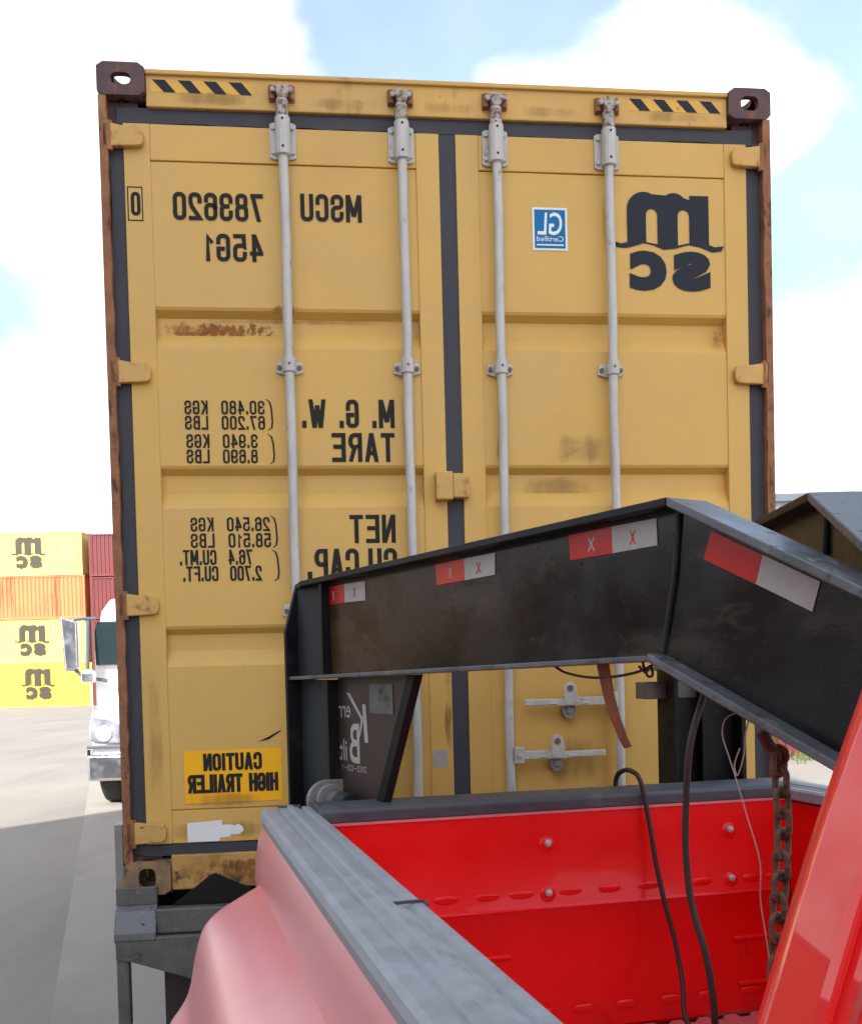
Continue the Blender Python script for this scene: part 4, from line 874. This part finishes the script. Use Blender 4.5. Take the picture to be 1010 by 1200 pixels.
cable('curled_wire', [w_of_neck(1.50, 1.757, -.01), w_of_neck(1.515, 1.742), w_of_neck(1.525, 1.728), w_of_neck(1.537, 1.732), w_of_neck(1.530, 1.748), w_of_neck(1.518, 1.736), w_of_neck(1.50, 1.748)], .0026, 'cable', 'small dark curl of wire under the bend of the trailer neck', 'wire')
st = MB(); rings = []
for L_, z, tw in ((1.395, 1.757, 0), (1.402, 1.730, .05), (1.412, 1.69, .1), (1.430, 1.645, .2), (1.452, 1.605, .3), (1.465, 1.588, .35)):
    rings.append([tuple(w_of_neck(L_ + a * .017, z + a * .010 * tw, b * .002 + tw * a * .02)) for a, b in ((-1, -1), (1, -1), (1, 1), (-1, 1))])
st.loft(rings); tag(obj('tie_strap', st, 'strap'), 'frayed brown webbing strap hanging under the trailer neck', 'strap')

# ------------------------------------------------------------------ white semi truck behind, facing the camera
semi = empty('semi_truck', (-4.66, 14.55, 0), radians(2), 'white semi truck with big side mirror, parked behind the yellow container', 'truck')
def sx(px): return (px - 505) / F_PX * 14.55 + 4.62
cb_ = MB(); cb_.loft([[(-.32 + i, y, .75), (2.50 - i, y, .75), (2.50 - i, y, z - .1), (2.38 - i, y, z), (-.24 + i, y, z), (-.32 + i, y, z - .12)] for y, z, i in ((1.35, 2.30, .04), (1.75, 2.86, .05), (2.0, 2.98, .06), (3.6, 3.05, .05))]); obj('cab', cb_, 'truck_white', semi, bevel=.05)
hd2 = MB(); hd2.loft([[(.05 + i, y, .55), (2.55 - i, y, .55), (2.55 - i, y, z - .35), (2.15 - i, y, z), (.45 + i, y, z), (.05 + i, y, z - .35)] for y, z, i in ((.06, 1.45, .04), (.3, 1.62, 0), (1.34, 1.85, .03))]); obj('hood', hd2, 'truck_white', semi, bevel=.05)
ff = MB(); ff.box(.0, .55, .02, 1.05, .45, 1.32); obj('fender', ff, 'truck_white', semi, bevel=.08, seg=4)
bp_ = MB(); bp_.box(-.03, 2.63, -.10, .16, .36, .72); obj('bumper', bp_, 'chrome', semi, bevel=.04)
lm = MB(); lm.prism([(.0, .90), (.40, .86), (.42, 1.12), (.30, 1.20), (.05, 1.24), (-.01, 1.10)], lambda p, q, d: (p, d, q), -.03, .04); obj('headlight_housing', lm, 'lamp_glass', semi, bevel=.02)
lm = MB(); lm.tube([(.20, -.032, 1.0), (.20, -.045, 1.0), (.20, -.05, 1.0)], [.11, .10, .05], 20); obj('headlight', lm, 'white', semi, smooth=True)
for z_ in (.93, 1.05, 1.17): obj('grille_bar', MB().box(.6, 1.95, .0, .05, z_, z_ + .05), 'chrome', semi)
obj('grille', MB().box(.58, 1.97, .035, .055, .86, 1.30), 'black', semi)
obj('wiper', MB().tube([(.35, 1.40, 1.95), (.9, 1.50, 2.25)], .012, 6), 'black', semi)
obj('grab_rail', MB().tube([(-.30, 1.33, 1.1), (-.32, 1.28, 1.2), (-.32, 1.28, 1.8), (-.30, 1.33, 1.9)], .018, 6), 'chrome', semi, smooth=True)
obj('trim_strip', MB().box(-.04, .46, -.05, .02, .80, .845), 'shed_trim', semi, bevel=.01)
wn = MB(); wn.prism([(-.24, 1.95), (.20, 1.95), (.20, 2.60), (-.20, 2.60), (-.25, 2.45)], lambda p, q, d: (p, d, q), 1.26, 1.30); obj('side_window', wn, 'glass', semi, bevel=.03)
wn = MB(); wn.add([(.3, 1.385, 1.9), (2.3, 1.385, 1.9), (2.2, 1.72, 2.75), (.4, 1.72, 2.75)], [(0, 1, 2, 3)]); obj('windscreen', wn, 'glass', semi)
mr_ = MB(); mr_.loft([[(x0, y, z0), (x0 + .20, y, z0 + .02), (x0 + .20, y, z0 + .72), (x0 - .05, y, z0 + .80)] for y, x0, z0 in ((1.02, -.62, 1.88), (1.16, -.63, 1.86))]); obj('mirror_housing', mr_, 'chrome', semi, bevel=.03, seg=3)
for nm, pts, r_ in (('mirror_bracket', [(-.50, 1.12, 2.62), (-.40, 1.15, 2.64), (-.20, 1.22, 2.64)], .025), ('mirror_bracket', [(-.31, 1.2, 2.64), (-.31, 1.16, 2.3), (-.32, 1.12, 1.90)], .032), ('mirror_bracket', [(-.50, 1.1, 1.90), (-.38, 1.12, 1.78), (-.05, 1.2, 1.72)], .028)):
    b = MB(); b.tube(pts, r_, 8); obj(nm, b, 'shed_trim', semi, smooth=True)
m2 = MB(); m2.box(-.40, -.20, 1.04, 1.16, 1.70, 1.88); obj('lower_mirror', m2, 'truck_white', semi, bevel=.03)
obj('lower_mirror_face', MB().box(-.38, -.22, 1.02, 1.035, 1.715, 1.84), 'chrome', semi, bevel=.01)
wheel(semi, (.20, .62, .50), (1, 0, 0), .50, .30, rim='silver'); wheel(semi, (2.40, .62, .50), (1, 0, 0), .50, .30, rim='silver')
obj('chassis', MB().box(.8, 1.8, .2, 6.0, .55, .75), 'black', semi)
for y in (4.6, 5.8):
    for x in (.25, 2.35): wheel(semi, (x, y, .50), (1, 0, 0), .50, .34, rim='silver')
obj('mud_flap', MB().box(-.045, -.02, .0, .06, .50, .78), 'black', semi)

# ------------------------------------------------------------------ container stack in the background
def far_container(name, loc, rz, m, label, group, has_emblem, h=2.88):
    e = empty(name, loc, rz, label, 'container', group)
    n_ = 44; prof = []; P_ = (12.19 - .3) / n_
    for k in range(n_):
        x = .15 + P_ * k; prof += [(x, 0), (x + P_ * .3, 0), (x + P_ * .5, .04), (x + P_ * .8, .04)]
    w = MB()
    for y, s_ in ((.02, 1), (2.418, -1)): w.loft([[(x, y + s_ * d, .17) for x, d in prof], [(x, y + s_ * d, h - .10) for x, d in prof]], False)
    obj('side_wall', w, m, e)
    fr_ = MB()
    for y in (0, 2.378): fr_.box(.15, 12.04, y, y + .06, 0, .17); fr_.box(.15, 12.04, y, y + .06, h - .10, h - .02)
    objs('frame_rail', fr_, m, e)
    en = MB()
    for x, s_ in ((.0, 1), (12.19, -1)):
        pe = []
        for k in range(8):
            y = .16 + 2.12 * k / 8; pe += [(y, .02), (y + .08, .02), (y + .12, .06), (y + .22, .06)]
        en.loft([[(x + s_ * d, y, .15) for y, d in pe], [(x + s_ * d, y, h - .12) for y, d in pe]], False)
        for y in (0, 2.278): en.box(min(x, x + s_ * .15), max(x, x + s_ * .15), y, y + .16, .12, h - .12)
        en.box(min(x, x + s_ * .1), max(x, x + s_ * .1), .16, 2.278, .02, .15); en.box(min(x, x + s_ * .1), max(x, x + s_ * .1), .16, 2.278, h - .12, h - .03)
    objs('end_frame', en, m, e)
    cc = MB()
    for x in (0, 12.01):
        for y in (0, 2.276):
            for z in (0, h - .118): cc.box(x - .004, x + .184, y - .004, y + .166, z, z + .118)
    objs('corner_casting', cc, m, e)
    obj('roof', MB().box(.15, 12.04, .06, 2.37, h - .05, h - .03), m, e)
    if has_emblem:
        k_ = 1 / 215.
        emblem(lambda x, y: (9.42 + (x - 900) * k_ + has_emblem, -.004, 1.42 + y * k_ * 1.0), 'far_letter', e)
    return e
sy = 71.0; sx0 = -22.45 - 12.19
far_container('stacked_container', (sx0, sy, 0), 0, 'far_yellow_deep', 'deep yellow container with dark emblem at the bottom of the far stack', 'far stack of containers', .02)
far_container('stacked_container', (sx0 - .15, sy, 2.90), 0, 'far_yellow', 'pale yellow container with dark emblem just below the orange one', 'far stack of containers', -.1)
far_container('stacked_container', (sx0 - .30, sy, 5.80), 0, 'far_orange', 'orange streaked container, third from the ground in the far stack', 'far stack of containers', 0)
far_container('stacked_container', (sx0 - .40, sy, 8.70), 0, 'far_yellow', 'pale yellow container with dark emblem on top of the far stack', 'far stack of containers', .1)
for k, (nm_) in enumerate(('ground', 'second', 'third', 'top')):
    far_container('end_on_container', (-22.30, 70.7 + 12.19, k * 2.84), -pi / 2, 'far_red', ('dark red container seen end-on beside the yellow stack, %s level' % nm_) if nm_ != 'top' else 'topmost dark red container seen end-on beside the yellow stack', 'end-on red containers', 0, h=2.82)

# ------------------------------------------------------------------ right background: shed, red container, weeds
shed = empty('warehouse', (17.5, 58, 0), 0, 'long pale grey metal warehouse behind the trailer neck at right', 'building')
n_ = 120; prof = []
for k in range(n_): x = 45 * k / n_; prof += [(x, 0), (x + .14, 0), (x + .18, .05), (x + .33, .05)]
obj('wall', MB().loft([[(x, d, 0) for x, d in prof], [(x, d, 10.4) for x, d in prof]], False), 'shed_wall', shed)
obj('end_wall', MB().box(-.02, .06, .06, 30, 0, 10.4), 'shed_wall', shed)
obj('eave_trim', MB().box(-.3, 45.2, -.35, .1, 10.38, 10.78), 'shed_trim', shed)
rf = MB(); rf.add([(-.3, -.3, 10.79), (45.2, -.3, 10.79), (45.2, 15, 12.6), (-.3, 15, 12.6), (45.2, 30, 10.79), (-.3, 30, 10.79)], [(0, 1, 2, 3), (3, 2, 4, 5)]); obj('roof', rf, 'shed_wall', shed)
far_container('low_container', (6.0, 19.6, 0), radians(4), 'far_red', 'red container standing on the ground beyond the rusty chain, behind weeds', None, 0)
gm = MB()
for k in range(900):
    x, y = random.uniform(5.6, 12), random.gauss(18.9, .30); a = random.uniform(0, pi); h_ = random.uniform(.06, .26); w = .012; b = random.uniform(-.06, .06)
    gm.add([(x - w * cos(a), y - w * sin(a), 0), (x + w * cos(a), y + w * sin(a), 0), (x + b, y + b, h_)], [(0, 1, 2)])
tag(obj('weeds', gm, 'grass'), 'green weeds growing along the foot of the red container', 'weeds', kind='stuff')

# ------------------------------------------------------------------ unseen tall block, added left behind the camera to shade truck and doors
sh2 = empty('shade_block', (-7.2, 1.2, 0), 0, 'tall narrow grey metal block added out of view left of the pickup truck to cast the shade', 'building')
prof = []
for k in range(66): y = -24 * k / 66; prof += [(y, 0), (y - .15, 0), (y - .19, -.05), (y - .33, -.05)]
obj('wall', MB().loft([[(d, y, 0) for y, d in prof], [(d, y, 15.6) for y, d in prof]], False), 'shed_wall', sh2)
obj('end_wall', MB().box(-6, -.06, -.08, 0, 0, 15.6), 'shed_wall', sh2)
obj('back_wall', MB().box(-6, -5.9, -24, -.09, 0, 15.6), 'shed_wall', sh2)
obj('roof', MB().box(-6.1, .1, -24.1, .1, 15.61, 15.8), 'shed_trim', sh2)

# ------------------------------------------------------------------ unseen tan block, added on the left to warm the reflections
tan = empty('tan_reflection_block', (-30, 2, 0), 0, 'tan corrugated block added out of view on the left for its reflections', 'building')
mat('tan_wall', (.30, .17, .075), .6, var=.1, vscale=.4, layers=[((.20, .10, .045), .5, .7, .5, (1, 1, .2), .7)])
prof = []
for k in range(130): y = 46 * k / 130; prof += [(y, 0), (y + .14, 0), (y + .18, -.05), (y + .32, -.05)]
obj('wall', MB().loft([[(d, y, 0) for y, d in prof], [(d, y, 5.6) for y, d in prof]], False), 'tan_wall', tan)
obj('end_wall', MB().box(-16, -.06, 0, .08, 0, 5.6), 'tan_wall', tan); obj('end_wall', MB().box(-16, -.06, 45.9, 46, 0, 5.6), 'tan_wall', tan)
obj('back_wall', MB().box(-16, -15.9, .09, 45.89, 0, 5.6), 'tan_wall', tan)
obj('roof', MB().box(-16.3, .3, -.3, 46.3, 5.61, 5.9), 'shed_trim', tan)
